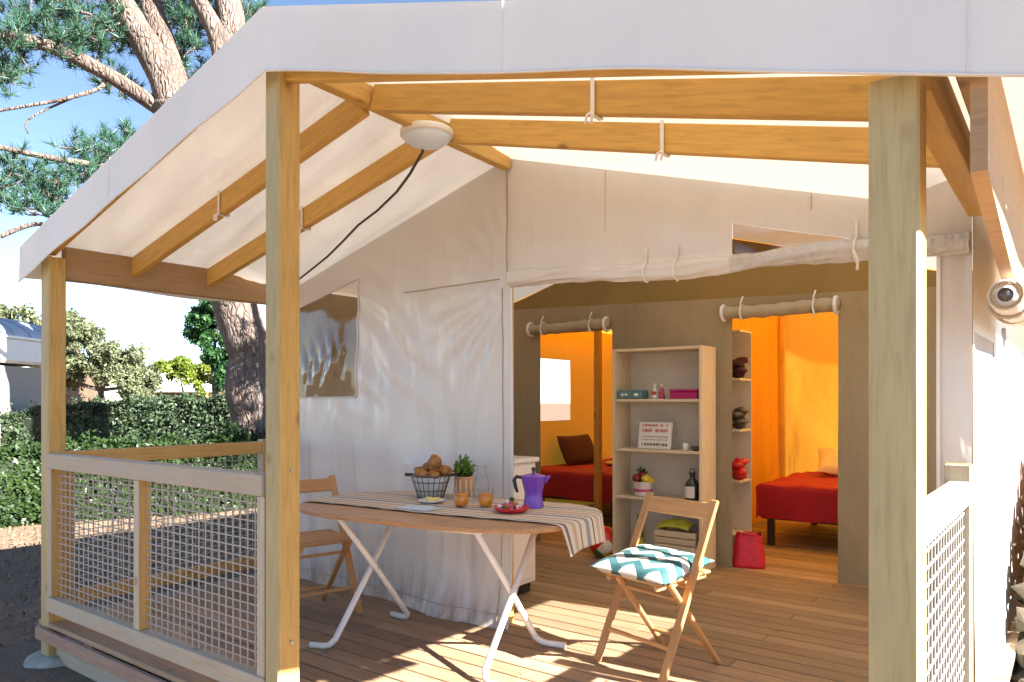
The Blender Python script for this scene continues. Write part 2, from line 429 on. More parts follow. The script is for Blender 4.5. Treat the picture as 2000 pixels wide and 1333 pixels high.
# ================================================================== SETTING
def ground():
    def fn(u, v):
        x = -160 + 240*u; y = -90 + 250*v
        return (x, y, -.23)
    mb = MB()
    xs = sorted(set([-400, -200, -100, -50] + list(np.arange(-24, 8.1, .8)) + [14, 30, 80, 200]))
    ys = sorted(set([-200, -80, -30, -12] + list(np.arange(-6, 16.1, .8)) + [22, 40, 90, 200, 400]))
    def hz(x, y):
        d = max(0, -x-3.5)
        return -.23 + (.035*noise.noise(Vector((x*.6, y*.6, 0)))*min(1, d/2) if abs(x) < 30 else 0)
    idx = {}
    for j, y in enumerate(ys):
        for i, x in enumerate(xs): idx[i, j] = len(mb.v); mb.v.append((x, y, hz(x, y)))
    for j in range(len(ys)-1):
        for i in range(len(xs)-1): mb.f.append((idx[i, j], idx[i+1, j], idx[i+1, j+1], idx[i, j+1]))
    o = mb.build('ground', M['ground'], smooth=True); tag(o, kind='structure')
    return o
GROUND = ground()

# deck: every board its own piece
deck = empty('deck'); tag(deck, kind='structure')
BW = .118; y = -.002; k = 0; lens = {}
while y < 6.55:
    j = (.55, -.6, 1.2, -1.3)[k % 4] + random.uniform(-.05, .05)
    j = round(j, 1)
    for (a, b) in ((-2.24, j-.0015), (j+.0015, 2.27)):
        L = b-a
        me = boxmesh('board', (L, BW-.011, .028), .003)
        o = bpy.data.objects.new('board', me); COL.objects.link(o)
        if not me.materials: me.materials.append(M['deck'])
        o.location = ((a+b)/2, y+BW/2, -.014 + random.uniform(-.0012, .0006)); o.parent = deck
    y += BW; k += 1
beam('fascia_board', (-2.2, -.018, -.063), (2.24, -.018, -.063), .028, .07, M['edge'], deck)
beam('fascia_board', (-2.235, .0, -.066), (-2.235, 6.5, -.066), .028, .07, M['edge'], deck)
for yy in (.45, 1.6, 3.2, 5.0):
    beam('joist', (-2.2, yy, -.095), (2.2, yy, -.095), .06, .13, M['railin'], deck)
for xx in (-1.95, -.9, .3, 1.5):
    beam('support_block', (xx, .145, -.165), (xx, .30, -.165), .1, .10, M['railin'], deck)
beam('ground_beam', (-2.1, .09, -.188), (2.14, .09, -.188), .10, .085, M['rail'], deck)

# ================================================================== TENT
tent = empty('tent', (0, 0, 0), 0, 'large cream canvas lodge tent with timber porch frame and rolled up doors', 'tent')
D = 1.513; D2 = 3.662; YB = 6.6
def seam(x): return min(2.596 - .285*abs(x) + max(0, abs(x)-1.93)*.55, 2.10 if abs(x) > 1.93 else 9)
def roofz(x, y):
    z = 2.69 - .247*abs(x) + ((.09-.055*min(1, -x/2.36)) if x < 0 else max(.004, .09-.07*min(1, x/1.2)-.012*max(0, x-1.2)))*max(0, 1-(y+.05)/.35)
    if y > .95:
        t = min(1, (y-.95)/(D-.95)); t = t*t*(3-2*t)
        z = z*(1-t) + (seam(x)+.004)*t
    return z
def roof_fn(x, y):
    z = roofz(x, y)
    if y < D:
        # cloth sags a little between the rafters and ripples along the slope
        for a, b in ((.08, .47), (.53, .97), (1.03, 1.5)):
            if a < y < b: z -= .020*math.sin(math.pi*(y-a)/(b-a))*min(1, abs(x)/.4)
        z += (.018*noise.noise(Vector((x*1.3+y*2.0, y*7, 3))) + .010*noise.noise(Vector((x*2.5+y*4, y*13, 8))))*min(1, max(0, y/.2))*min(1, abs(x)/.3)
        if abs(y-.5) < .06 or abs(y-1.0) < .06: z = max(z, roofz(x, y)-.004)
    return z
XL, XRR = 2.36, 2.80      # the cloth overhangs further on the right
mb = MB()
for s in (-1, 1):
    XE = XL if s < 0 else XRR
    mb.grid(lambda u, v: (s*XE*u, -.05+(D+.05)*v, roof_fn(s*XE*u, -.05+(D+.05)*v)), 48, 60, flip=(s < 0))
    mb.grid(lambda u, v: (s*XE*u, D+(D2-D)*v, seam(s*XE*u)+.004), 24, 4, flip=(s < 0))
mb.build('roof', M['roof'], tent, smooth=True, weld=.0005)
mb = MB()
for s in (-1, 1):
    XE = XL if s < 0 else XRR
    mb.grid(lambda u, v: (s*XE*u, D2+(YB+.1-D2)*v, seam(s*XE*u)+.004), 24, 6, flip=(s < 0))
mb.build('bedroom_roof', M['orange'], tent, smooth=True, weld=.0005)
# front valance
def vtop(x):
    return roofz(x, -.05)
def valance(u, v):
    x = -2.36 + 5.16*u
    h = (.205 if x < 0 else .265-.02*x/2.4) + .03*math.exp(-(x/.25)**2) + (.02*(-x/2.36)-.02 if x < 0 else 0)
    if x > 1.9: h += .05*((x-1.9)/.54)
    wob = .010*math.sin(x*4.3+1.0) if x > .4 else .003*math.sin(x*6)
    zb = (2.505-.240*abs(x)) if x < 0 else 2.522-.268*x
    zb -= .012*math.exp(-(x/.2)**2)*0
    zb = zb + wob*.8
    z = zb + (vtop(x)-zb)*v
    yy = -.052 - .022*(1-v)*(.4+.6*noise.noise(Vector((x*1.7, 0, 2)))) - .006*math.sin(x*9)*(1-v)
    return (x, yy, z)
MB().grid(valance, 110, 10).build('valance', M['valance'], tent, smooth=True)
hemp = [valance(u, .02) for u in np.linspace(0, 1, 111)]
MB().tube([(p[0], p[1]-.002, p[2]) for p in hemp], .0035, 5).build('hem', M['valance'], tent, smooth=True)
for xs in (-1.25, 1.18, 2.345):
    MB().tube([(lambda p: (p[0], p[1]-.001, p[2]))(valance((xs+2.36)/5.16, v)) for v in np.linspace(0, 1, 9)], .0022, 5).build('seam', M['valance'], tent, smooth=True)
# side flaps below the eaves
def flapfn(s, low):
    def f(u, v):
        y = -.05+(YB+.1)*u
        XE = XL if s < 0 else XRR
        zt = roofz(s*XE, y if y < D else D)
        lo = low + .01*math.sin(y*5)
        return (s*(XE+.006*math.sin(y*7)*(1-v)), y, lo+(zt-lo)*v)
    return f
MB().grid(flapfn(-1, 1.965), 60, 4).build('eave_flap', M['valance'], tent, smooth=True)
MB().grid(flapfn(1, 1.955), 60, 4).build('eave_flap', M['valance'], tent, smooth=True)

# timber frame
beam('post', (-2.16, .05, -.225), (-2.16, .05, 2.07), .10, .095, M['post'], tent, .006)
beam('post', (-.004, .045, -.225), (-.004, .045, 2.575), .09, .102, M['post'], tent, .006)
beam('post', (2.20, .05, -.225), (2.20, .05, 1.95), .10, .096, M['post'], tent, .006)
beam('ridge_beam', (0, .09, 2.615), (0, D-.01, 2.575), .055, .09, M['rafter'], tent)
for s in (-1, 1):
    for yy in (.045, .5, 1.0):
        st = .036 if yy > .1 else .055; up_ = 0 if yy > .1 else (.092 if s < 0 else -.005)
        beam('rafter', (s*st, yy, 2.60-.245*st+up_), (s*2.19, yy, 2.60-.245*2.19+up_*.55), .045, .115 if yy > .1 else (.06 if s < 0 else .15), M['rafter'], tent)
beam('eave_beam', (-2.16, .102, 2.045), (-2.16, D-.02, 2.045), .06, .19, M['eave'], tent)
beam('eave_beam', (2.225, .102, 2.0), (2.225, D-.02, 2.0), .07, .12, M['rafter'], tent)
mb = MB(); bs_ = [(-.035, 1.705), (.35, 1.645), (.72, 1.595), (1.3, 1.575), (2.6, 1.56)]
for (yb, zb_) in bs_: mb.v += [(2.345, yb, zb_), (2.375, yb, zb_), (2.375, yb, 2.0), (2.345, yb, 2.0)]
for i in range(len(bs_)-1):
    for k in range(4): mb.f.append((i*4+k, i*4+(k+1) % 4, i*4+4+(k+1) % 4, i*4+4+k))
mb.f += [(3, 2, 1, 0), (16, 17, 18, 19)]
mb.build('side_board', M['eave'], tent)
beam('outer_purlin', (2.308, .0, 2.055), (2.308, 3.2, 2.0), .04, .09, M['rafter'], tent)
for (px, py) in ((-2.16, .05), (-.004, .045), (2.2, .05)):
    pass
# bolts on the posts
for (x, yy, z) in ((.049, .05, .30), (.049, .05, .98), (2.15+.06, -.0, .33), (-.03, -.0, .9), (-.02, 0, .42)):
    if abs(yy) < .02: MB().blob((x, -.004, z), (.008, .005, .008), 8, 5).build('bolt', M['steel'], tent, smooth=True)
    else: MB().blob((x, yy, z), (.005, .008, .008), 8, 5).build('bolt', M['steel'], tent, smooth=True)

# webbing ties round the rafters
def tie(x, yy):
    zb = 2.60-.245*abs(x); s = 1 if x > 0 else -1
    mb = MB(); path = []
    for (a, b) in ((-.03, .066), (-.03, -.066), (.03, -.066), (.03, .066)): path.append((x, yy+a, zb+b))
    for i in range(3): 
        p, q = Vector(path[i]), Vector(path[i+1]); c = (p+q)/2
        if i == 1: mb.box(c, (.016, .06, .003))
        else: mb.box(c, (.016, .003, .132))
    mb.tube([(x, yy-.032, zb-.055), (x+.012, yy-.05, zb-.075), (x+.004, yy-.048, zb-.10)], .0055, 6)
    mb.tube([(x, yy-.032, zb-.055), (x-.014, yy-.046, zb-.07), (x-.022, yy-.04, zb-.095)], .0055, 6)
    mb.build('webbing_tie', M['tie'], tent, smooth=False)
tie(-1.16, .5); tie(-1.108, 1.0); tie(1.17, .5); tie(1.192, 1.0)

# front wall of the living room: PVC cloth with folds
def wy(x, z):
    k_ = max(0, min(1, (2.3-z)/.9))
    d = -.034*noise.noise(Vector((x*2.4+.25*z, z*.55, 1)))*k_ - .020*k_*noise.noise(Vector((x*6.5+.5*z, z*.8, 5))) - .009*k_*noise.noise(Vector((x*15+z, z*1.1, 9)))
    d += -.0035*math.sin(11*x + 2.5*noise.noise(Vector((x, z*.9, 2))))*max(0, min(1, (2.0-z)/.6))
    # tension creases running from the upper door corner and the window
    a = (x+1.2)*.8 + (z-1.9)
    d += -.008*math.sin(a*24+3*noise.noise(Vector((x*2, z*2, 4))))*math.exp(-((x+1.05)/.40)**2)*max(0, min(1, (z-1.1)/.3))*max(0, min(1, (2.3-z)/.3))
    b_ = math.hypot(x-.03, z-1.9); th = math.atan2(z-1.9, x-.03)
    d += -.006*math.sin(th*22)*math.exp(-((b_-.35)/.25)**2)*(1 if x < .03 else 0)
    # the hem kicks out at the floor near the door
    if z < .5 and x < .06: d -= .09*math.exp(-z/.16)*math.exp(-((x+.35)/.45)**2)
    if z < .9 and x < .06: d -= .020*math.exp(-((x+.55+.25*(z-.3))/.10)**2)
    return D + d
def wallpatch(mb, x0, x1, z0, z1, nu, nv):
    """z0/z1 are functions of x"""
    mb.grid(lambda u, v: (lambda x, z: (x, wy(x, z), z))(x0+(x1-x0)*u, z0(x0+(x1-x0)*u)+(z1(x0+(x1-x0)*u)-z0(x0+(x1-x0)*u))*v), nu, nv)
wl = lambda x: -.02
wtop = lambda x: 1.90 + (x+1.88)/(.646)*.15
mb = MB()
wallpatch(mb, -2.16, -1.88, wl, seam, 10, 60)
wallpatch(mb, -1.88, -1.234, wl, lambda x: 1.28, 30, 44)
wallpatch(mb, -1.88, -1.234, wtop, seam, 30, 12)
wallpatch(mb, -1.234, .03, wl, seam, 70, 80)
WALL = mb.build('front_wall', M['wall'], tent, smooth=True)
# clear window in the wall
mb = MB()
def crease(u, v):
    # soft film with sharp puckers running up from the sill
    x = -1.885+.656*u; s = math.sin(math.pi*u)*math.sin(math.pi*v)
    rd = lambda q: abs(noise.noise(q))
    k = math.exp(-((v-.22)/.28)**2)
    d = .055*k*s*rd(Vector((u*3.2-v*1.4, v*.7, 4))) + .028*k*s*rd(Vector((u*6+v*2.2, v*1.0, 9))) + .02*s*noise.noise(Vector((u*1.5, v*1.5, 2)))
    return (x, D+.004-d, 1.275+(wtop(x)+.005-1.275)*v)
mb.grid(crease, 60, 60)
mb.build('window_pane', M['vinyl_brown'], WALL, smooth=True)
bord = [(-1.885+.656*u, 1.275) for u in np.linspace(0, 1, 12)] + [(-1.229, z) for z in np.linspace(1.29, wtop(-1.229), 12)] + [(-1.229-.656*u, wtop(-1.229-.656*u)) for u in np.linspace(0.02, 1, 12)] + [(-1.885, z) for z in np.linspace(1.88, 1.29, 10)]
MB().tube([(x, wy(x, z)-.004, z) for x, z in bord], .006, 6, closed=True).build('window_border', M['wall'], WALL, smooth=True)
# seams, door edge
MB().tube([(-.008, wy(-.008, z)-.004, z) for z in np.linspace(1.95, 2.59, 14)], .0035, 6).build('seam', M['flap'], WALL)
MB().tube([(x, wy(x, 1.93)-.003, 1.928+.012*(x+.4)) for x in np.linspace(-.81, -.06, 14)], .004, 6).build('seam', M['flap'], WALL)
MB().grid(lambda u, v: (.022+.016*u, wy(.03, 1.9*v)-.008-.004*u, -.01+1.9*v), 1, 40).build('door_edge', M['tie'], WALL, smooth=True)
for x in (.028, ):
    beam('door_post', (-.05, D+.06, 0), (-.05, D+.06, 2.5), .05, .06, M['rafter'], tent)
MB().tube([(-.04, wy(-.04, z)-.002, z) for z in np.linspace(.02, 1.88, 60)], .0030, 5).build('zip', M['flap'], WALL)
MB().tube([(x, wy(x, .07)-.002, .07) for x in np.linspace(-2.1, .02, 70)], .0022, 5).build('hem', M['flap'], WALL)
for xs in (.62, 1.62): MB().tube([(xs, wy(xs, z)-.002, z) for z in np.linspace(2.06, seam(xs)-.003, 14)], .0020, 5).build('seam', M['flap'], tent)
# header over the doorway
rollc = lambda x: (1.925 + (1.872-1.925)*min(1, x/1.0)) + (-.012*max(0, x-1.0)) + .012*math.sin(x*5.0)*.6
hb = lambda x: rollc(x)
tri = lambda x: 2.051-(x-1.28)*.269 if x < 1.83 else max(1.88, 2.051-(x-1.28)*.269)
def rr(x): return .040*(1+.40*noise.noise(Vector((x*3.1, 0, 3)))+.22*noise.noise(Vector((x*9, 0, 5))))
def bulge(x, ph):
    """cross-section of the rolled-up door: hangs in front of the wall and curls under"""
    r = rr(x); wrk = .014*noise.noise(Vector((x*5+ph*1.5, ph*1.6, 1)))+.003*abs(noise.noise(Vector((x*12+ph*4, ph*2, 6))))
    return (x, D-.012-(r*.95+wrk)*math.sin(ph), rollc(x)+(r+wrk)*math.cos(ph))
def headfn(u, v):
    x = .03+1.25*u
    if v < .5:
        t = v/.5; z = seam(x)+(rollc(x)+rr(x)*1.25-seam(x))*t
        return (x, wy(x, z)*(1-t)+(D-.010)*t - .005*math.sin((x*9+z*14))*t, z)
    return bulge(x, (v-.5)/.5*3.6)
mb = MB(); mb.grid(headfn, 90, 40, flip=True)
wallpatch(mb, 1.28, 2.2, tri, seam, 30, 10)
HEAD = mb.build('door_header', M['wall'], tent, smooth=True)
MB().grid(lambda u, v: (lambda x: (x, D+.006+.012*noise.noise(Vector((x*5, v*2, 7))), 1.85+(tri(x)-1.85)*v))(1.278+.60*u), 24, 12).build('window_pane', M['vinyl_dark'], HEAD, smooth=True)
M['crumple'] = canvas('crumpled_vinyl', (.62, .60, .59), .1, None, .10, 1.0, .9, 5.0, (2.2, 1.5, 1.5), .06, .03)
ROLL = HEAD
ROLL2 = MB().grid(lambda u, v: bulge(1.275+.92*u, -.3+4.2*v), 80, 22, flip=True).build('door_roll', M['crumple'], tent, smooth=True)
for x, r in ((1.015, .052), (.855, .05), (1.80, .055), (1.86, .056)):
    c = Vector((x, D-.012, rollc(x)))
    mb = MB()
    bp_ = [Vector(bulge(x, ph))+Vector((0, -.004*math.sin(ph), .004*math.cos(ph))) for ph in np.linspace(0, 3.4, 12)]
    mb.tube([bp_[0]+Vector((0, -.004, .07))]+bp_, .0055, 6)
    if x > 1.7: mb.tube([c+Vector((0, -.055, -.01)), c+Vector((.02, -.07, -.05)), c+Vector((.015, -.06, -.09))], .006, 6)
    mb.build('strap', M['tie'], ROLL if x < 1.3 else ROLL2, smooth=True)
mb = MB(); wallpatch(mb, 2.09, 2.2, wl, lambda x: 1.97, 8, 60)
mb.build('front_wall', M['wall'], tent, smooth=True)
MB().grid(lambda u, v: (2.083+.014*u, wy(2.09, 1.85*v)-.006-.004*u, -.01+1.85*v), 1, 30).build('door_edge', M['tie'], tent, smooth=True)

# side walls, back wall
def sidepatch(mb, X, y0, y1, z0, z1, nu, nv):
    mb.grid(lambda u, v: (lambda yy, z: (X+.010*noise.noise(Vector((yy*2, z*.8, X)))+.02*math.exp(-(z+.1)/.2)*(1 if X > 0 else -1), yy, z))(y0+(y1-y0)*u, z0+(z1-z0)*v), nu, nv)
mb = MB(); X = 2.205
sidepatch(mb, X, D, 1.565, -.14, 2.10, 3, 40)
sidepatch(mb, X, 1.565, 2.37, -.14, .93, 12, 20)  # window opening added here so sun reaches the deeper deck patch
sidepatch(mb, X, 1.565, 2.37, 1.52, 2.09, 12, 10)
sidepatch(mb, X, 2.37, YB+.02, -.14, 2.10, 60, 40)
SIDE = mb.build('side_wall', M['side'], tent, smooth=True)
mb = MB(); sidepatch(mb, X-.004, 1.56, 2.375, .925, 1.525, 14, 12)
mb.build('added_window_net', M['insect'], SIDE, smooth=True)  # net over the added opening, lets most of the sun through
mb = MB(); mb.tube([(2.232, 2.55, 1.60), (2.232, 2.66, 1.45), (2.23, 2.85, 1.2), (2.232, 3.05, 1.02), (2.23, 3.15, .93)], .009, 6)
mb.tube([(2.23, 3.05, 1.02), (2.24, 3.04, .96), (2.238, 3.06, .90)], .008, 6); mb.build('strap', M['bluecloth'], SIDE, smooth=True)
mb = MB(); sidepatch(mb, -2.17, D, D2, -.14, 2.10, 20, 20); mb.build('side_wall', M['partition'], tent, smooth=True)
mb = MB()
sidepatch(mb, -2.17, D2, 4.80, -.14, 2.10, 12, 20); sidepatch(mb, -2.17, 4.80, 5.53, -.14, 1.03, 10, 12)
sidepatch(mb, -2.17, 4.80, 5.53, 1.72, 2.09, 10, 4); sidepatch(mb, -2.17, 5.53, YB, -.14, 2.10, 12, 20)
BSIDE = mb.build('bedroom_wall', M['orange'], tent, smooth=True)
mb = MB(); sidepatch(mb, -2.165, 4.79, 5.54, 1.02, 1.73, 8, 8); mb.build('window_pane', M['vinyl'], BSIDE, smooth=True)
mb = MB(); mb.grid(lambda u, v: (lambda x: (x, YB+.012*noise.noise(Vector((x*2, v*3, 4)))-.010*math.sin((v*2.2+x*.6)*5)*max(0, .5-v), -.1+(seam(x)+.1)*v))(-2.17+4.38*u), 80, 40)
mb.build('back_wall', M['orange'], tent, smooth=True)
# rolled awning outside the right-hand eave
mb = MB(); pts = [(2.36+.01*k/10, .66+.40*k/10, 1.54-.012*k/10) for k in range(11)]
mb.tube(pts, [.043*(1+.08*math.sin(k*2.1)) for k in range(11)], 14)
ARO = mb.build('awning_roll', M['side'], tent, smooth=True)
MB().tube([(2.36, .655, 1.54), (2.36, .70, 1.54)], .019, 14).build('roll_core', M['wire'], ARO, smooth=True)
mb = MB()
for q in range(30):
    a = q*.5; r = .027+.0005*q
    mb.v.append((2.36+r*math.cos(a), .653, 1.54+r*math.sin(a)))
mb = MB(); mb.tube([(2.36+(.028+.0005*q)*math.cos(q*.5), .655, 1.54+(.028+.0005*q)*math.sin(q*.5)) for q in range(28)], .003, 5)
mb.build('roll_edge', M['flap'], ARO)
for yy in (.78, .95): 
    MB().tube([(2.36+math.cos(a)*.05, yy, 1.538+math.sin(a)*.05) for a in np.linspace(0, 2*math.pi, 17)[:-1]], .006, 6, closed=True).build('strap', M['flap'], ARO, smooth=True)

# partition between living room and bedrooms
def py_(x, z): return D2 + .022*noise.noise(Vector((x*3, z*.8, 6))) + .010*math.sin(19*x+3*noise.noise(Vector((x, z*2, 1))))*max(0, 1-z/2) + .010*abs(noise.noise(Vector((x*5+z*4, z*5, 3))))*max(0, 1-z/1.2)
def ppatch(mb, x0, x1, z0, z1, nu, nv):
    mb.grid(lambda u, v: (lambda x, z: (x, py_(x, z), z))(x0+(x1-x0)*u, z0(x0+(x1-x0)*u)+(z1(x0+(x1-x0)*u)-z0(x0+(x1-x0)*u))*v), nu, nv)
c0 = lambda x: .005
ptop = lambda x: 2.05-.03*(x+.5)
mb = MB()
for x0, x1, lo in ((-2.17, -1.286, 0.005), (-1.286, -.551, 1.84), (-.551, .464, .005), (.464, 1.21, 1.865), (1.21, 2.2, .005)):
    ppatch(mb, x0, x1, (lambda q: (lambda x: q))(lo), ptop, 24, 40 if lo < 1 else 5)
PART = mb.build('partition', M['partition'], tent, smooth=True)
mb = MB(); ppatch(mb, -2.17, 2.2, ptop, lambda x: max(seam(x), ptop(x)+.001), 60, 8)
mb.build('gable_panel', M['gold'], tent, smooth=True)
for x0, x1, z in ((-1.37, -.56, 1.885), (.40, 1.23, 1.905)):
    mb = MB(); n = 30
    pts = [(x, D2-.055, z+.006*math.sin(x*7)) for x in np.linspace(x0, x1, n)]
    mb.tube(pts, [.046*(1+.1*math.sin(i*1.3)) for i in range(n)], 12)
    ro = mb.build('door_roll', M['flap'], tent, smooth=True)
    for x in (x0+.02, x1-.02):
        MB().tube([(x, D2-.055+math.cos(a)*.054, z+math.sin(a)*.054) for a in np.linspace(0, 2*math.pi, 15)[:-1]], .013, 8, closed=True).build('strap', M['tie'], ro, smooth=True)
    for x in (x0+.16, x1-.16):
        mb = MB(); mb.tube([(x, D2-.055+math.cos(a)*.053, z+math.sin(a)*.053) for a in np.linspace(0, 2*math.pi, 15)[:-1]], .006, 6, closed=True)
        mb.tube([(x, D2-.10, z+.05), (x+.01, D2-.07, z+.11)], .006, 6); mb.tube([(x, D2-.11, z-.01), (x+.015, D2-.115, z-.07)], .006, 6)
        mb.build('strap', M['tie'], ro, smooth=True)
# bedroom divider
mb = MB(); mb.grid(lambda u, v: (-.10+.035*math.sin(u*120+noise.noise(Vector((u*14, v, 0)))*2.5)*(.35+.65*(1-v)), D2+.06+(YB-D2-.08)*u, .01+2.45*v), 260, 10)
mb.build('bedroom_divider', M['orange'], tent, smooth=True)
beam('inner_pole', (-.05, YB-.08, 0), (-.05, YB-.08, 2.5), .05, .05, M['rafter'], tent)
beam('inner_pole', (-1.13, 4.4, 0), (-1.13, 4.4, 2.2), .06, .06, M['rafter'], tent)

# ================================================================== RAILINGS
def net(name, parent, p0, ux, L, z0, z1, px=.053, pz=.037, t=.0052):
    mb = MB(); ux = Vector(ux); nx = Vector((-ux.y, ux.x, 0)); p0 = Vector(p0)
    rot = Matrix((ux, nx, Vector((0, 0, 1)))).transposed()
    n = int(L/px); m = int((z1-z0)/pz)
    for i in range(1, n):
        s = L*i/n; mb.box(p0+ux*s+Vector((0, 0, (z0+z1)/2)), (t, .004, z1-z0), rot)
    for j in range(1, m):
        z = z0+(z1-z0)*j/m; mb.box(p0+ux*(L/2)+Vector((0, 0, z)), (L, .0036, t), rot)
    for i in range(1, n):
        for j in range(1, m):
            mb.box(p0+ux*(L*i/n)+Vector((0, 0, z0+(z1-z0)*j/m)), (t*1.7, .0056, t*1.7), rot @ Matrix.Rotation(math.pi/4, 3, 'Y'))
    o = mb.build(name, M['mesh'], parent); tag(o, kind='stuff'); return o
rf = empty('railing', (-1.1, .03, 0), 0, 'weathered front railing with plastic net between the two left posts', 'railing')
beam('top_rail', (-2.108, .02, .915), (-.058, .02, .915), .072, .085, M['rail'], rf)
beam('bottom_rail', (-2.108, .022, .108), (-.058, .022, .108), .062, .082, M['rail'], rf)
for x in (-2.082, -1.09, -.082):
    beam('baluster', (x, .024, .150), (x, .024, .872), .050 if x > -1.5 else .048, .058, M['railin'], rf)
net('net', rf, (-2.055, .028, 0), (1, 0, 0), .94, .15, .872)
net('net', rf, (-1.065, .028, 0), (1, 0, 0), .955, .15, .872)
rs = empty('railing', (-2.16, .76, 0), 0, 'orange pine side railing on the far left edge of the deck', 'railing')
beam('top_rail', (-2.16, .10, .918), (-2.16, 1.40, .918), .06, .085, M['railin'], rs)
beam('bottom_rail', (-2.16, .10, .108), (-2.16, 1.40, .108), .06, .08, M['railin'], rs)
beam('end_post', (-2.16, 1.435, .0), (-2.16, 1.435, .975), .065, .065, M['railin'], rs)
beam('baluster', (-2.16, .13, .149), (-2.16, .13, .874), .055, .05, M['railin'], rs)
net('net', rs, (-2.16, .16, 0), (0, 1, 0), 1.24, .149, .874)
rr = empty('railing', (2.19, .75, 0), 0, 'sunlit white net railing beside the right hand post', 'railing')
beam('top_rail', (2.185, .102, .930), (2.185, 1.36, .930), .085, .06, M['rail'], rr)
beam('bottom_rail', (2.185, .102, .108), (2.185, 1.36, .108), .062, .08, M['rail'], rr)
beam('end_post', (2.168, 1.405, 0), (2.168, 1.405, 1.02), .085, .075, M['railin'], rr)
beam('baluster', (2.19, 1.335, .149), (2.19, 1.335, .899), .05, .045, M['railin'], rr)
net('net', rr, (2.195, .105, 0), (0, 1, 0), 1.20, .149, .899, .055, .046, t=.0075)
# concrete pads under the posts
for x, lab in ((-2.16, 'rough concrete footing under the far left corner post'), (-.004, 'concrete footing under the tall ridge post'), (2.2, 'concrete footing under the near right post')):
    mb = MB(); mb.blob((x, .05, -.235), (.17, .15, .05), 14, 6, .25, int(x*3)+9)
    tag(mb.build('post_footing', M['concrete'], smooth=True), lab, 'footing')

# ================================================================== LAMP
lamp = empty('ceiling_lamp', (0, .865, 2.53), 0, 'round white bulkhead lamp under the porch ridge with dark hanging cable', 'lamp')
MB().lathe([(.0, .035), (.118, .035), (.128, .028), (.131, .012), (.128, 0)], 32, (0, .865, 2.535)).build('lamp_base', M['metal_white'], lamp, smooth=True)
MB().lathe([(.0, -.052), (.04, -.050), (.08, -.040), (.108, -.022), (.122, -.001), (.118, .004)], 32, (0, .865, 2.535)).build('diffuser', M['lamp'], lamp, smooth=True)
cp = [(-.02, .84, 2.545), (-.06, .90, 2.485), (-.2, .95, 2.41), (-.346, 1.0, 2.356), (-.58, 1.08, 2.31), (-.819, 1.15, 2.276), (-1.05, 1.23, 2.225), (-1.281, 1.3, 2.17), (-1.55, 1.38, 2.125), (-1.807, 1.45, 2.08), (-2.0, 1.49, 2.02)]
MB().tube(cp, .0075, 6).build('cable', M['cable'], lamp, smooth=True)

# ================================================================== TABLE
TC = Vector((-.03, 1.02, 0)); TR = Matrix.Rotation(R(7), 3, 'Z'); TA, TB, TZ = .775, .465, .715
def TP(x, y, z): 
    q = TR @ Vector((x, y, 0)); return (TC.x+q.x, TC.y+q.y, z)
def sell(a, A=TA, B=TB, n=3.1):
    c, s = math.cos(a), math.sin(a)
    r = (abs(c/A)**n + abs(s/B)**n)**(-1/n); return r*c, r*s
table = empty('folding_table', TP(0, 0, 0), R(7), 'oval wooden folding table on white crossed tube legs', 'table')
mb = MB(); K = 64
prof = [(.0, -.026), (-.030, -.026), (-.006, -.024), (0, -.018), (0, -.006), (-.004, 0)]
rings = []
for (ins, dz) in prof[1:]:
    ring = []
    for k in range(K):
        x, y = sell(2*math.pi*k/K); l = math.hypot(x, y); f_ = (l+ins)/l
        ring.append(len(mb.v)); mb.v.append((x*f_, y*f_, TZ+dz))
    rings.append(ring)
for a, b in zip(rings, rings[1:]):
    for k in range(K): mb.f.append((a[k], a[(k+1) % K], b[(k+1) % K], b[k]))
mb.f.append(tuple(reversed(rings[0]))); mb.f.append(tuple(rings[-1]))
o = mb.build('tabletop', M['table'], table, local=True)
def tleg(pts, name='leg'):
    MB().tube(pts, .0155, 10).build(name, M['metal_white'], table, local=True, smooth=True)
def arc(p, q, r_, n=5):   # soft bend helper
    return [tuple(Vector(p).lerp(Vector(q), i/n)) for i in range(n+1)]
for xs, sg in ((-.46, -1), (.40, 1)):
    tleg([(xs-.02*sg, -.30, .685), (xs-.02*sg, 0, .36), (xs-.02*sg, .27, .045), (xs+.01*sg, .293, .02), (xs+.045*sg, .30, .0165), (xs+.13*sg, .31, .0165)])
    tleg([(xs+.015*sg, .27, .685), (xs+.015*sg, 0, .36), (xs+.015*sg, -.27, .05), (xs+.035*sg, -.293, .022), (xs+.06*sg, -.305, .0165), (xs+.135*sg, -.325, .0165)])
    MB().tube([(xs-.035*sg, 0, .36), (xs+.03*sg, 0, .36)], .008, 8).build('pivot', M['steel'], table, local=True)
tleg([(-.47, -.29, .672), (.41, -.29, .672)], 'cross_bar'); tleg([(-.47, .26, .672), (.41, .26, .672)], 'cross_bar')
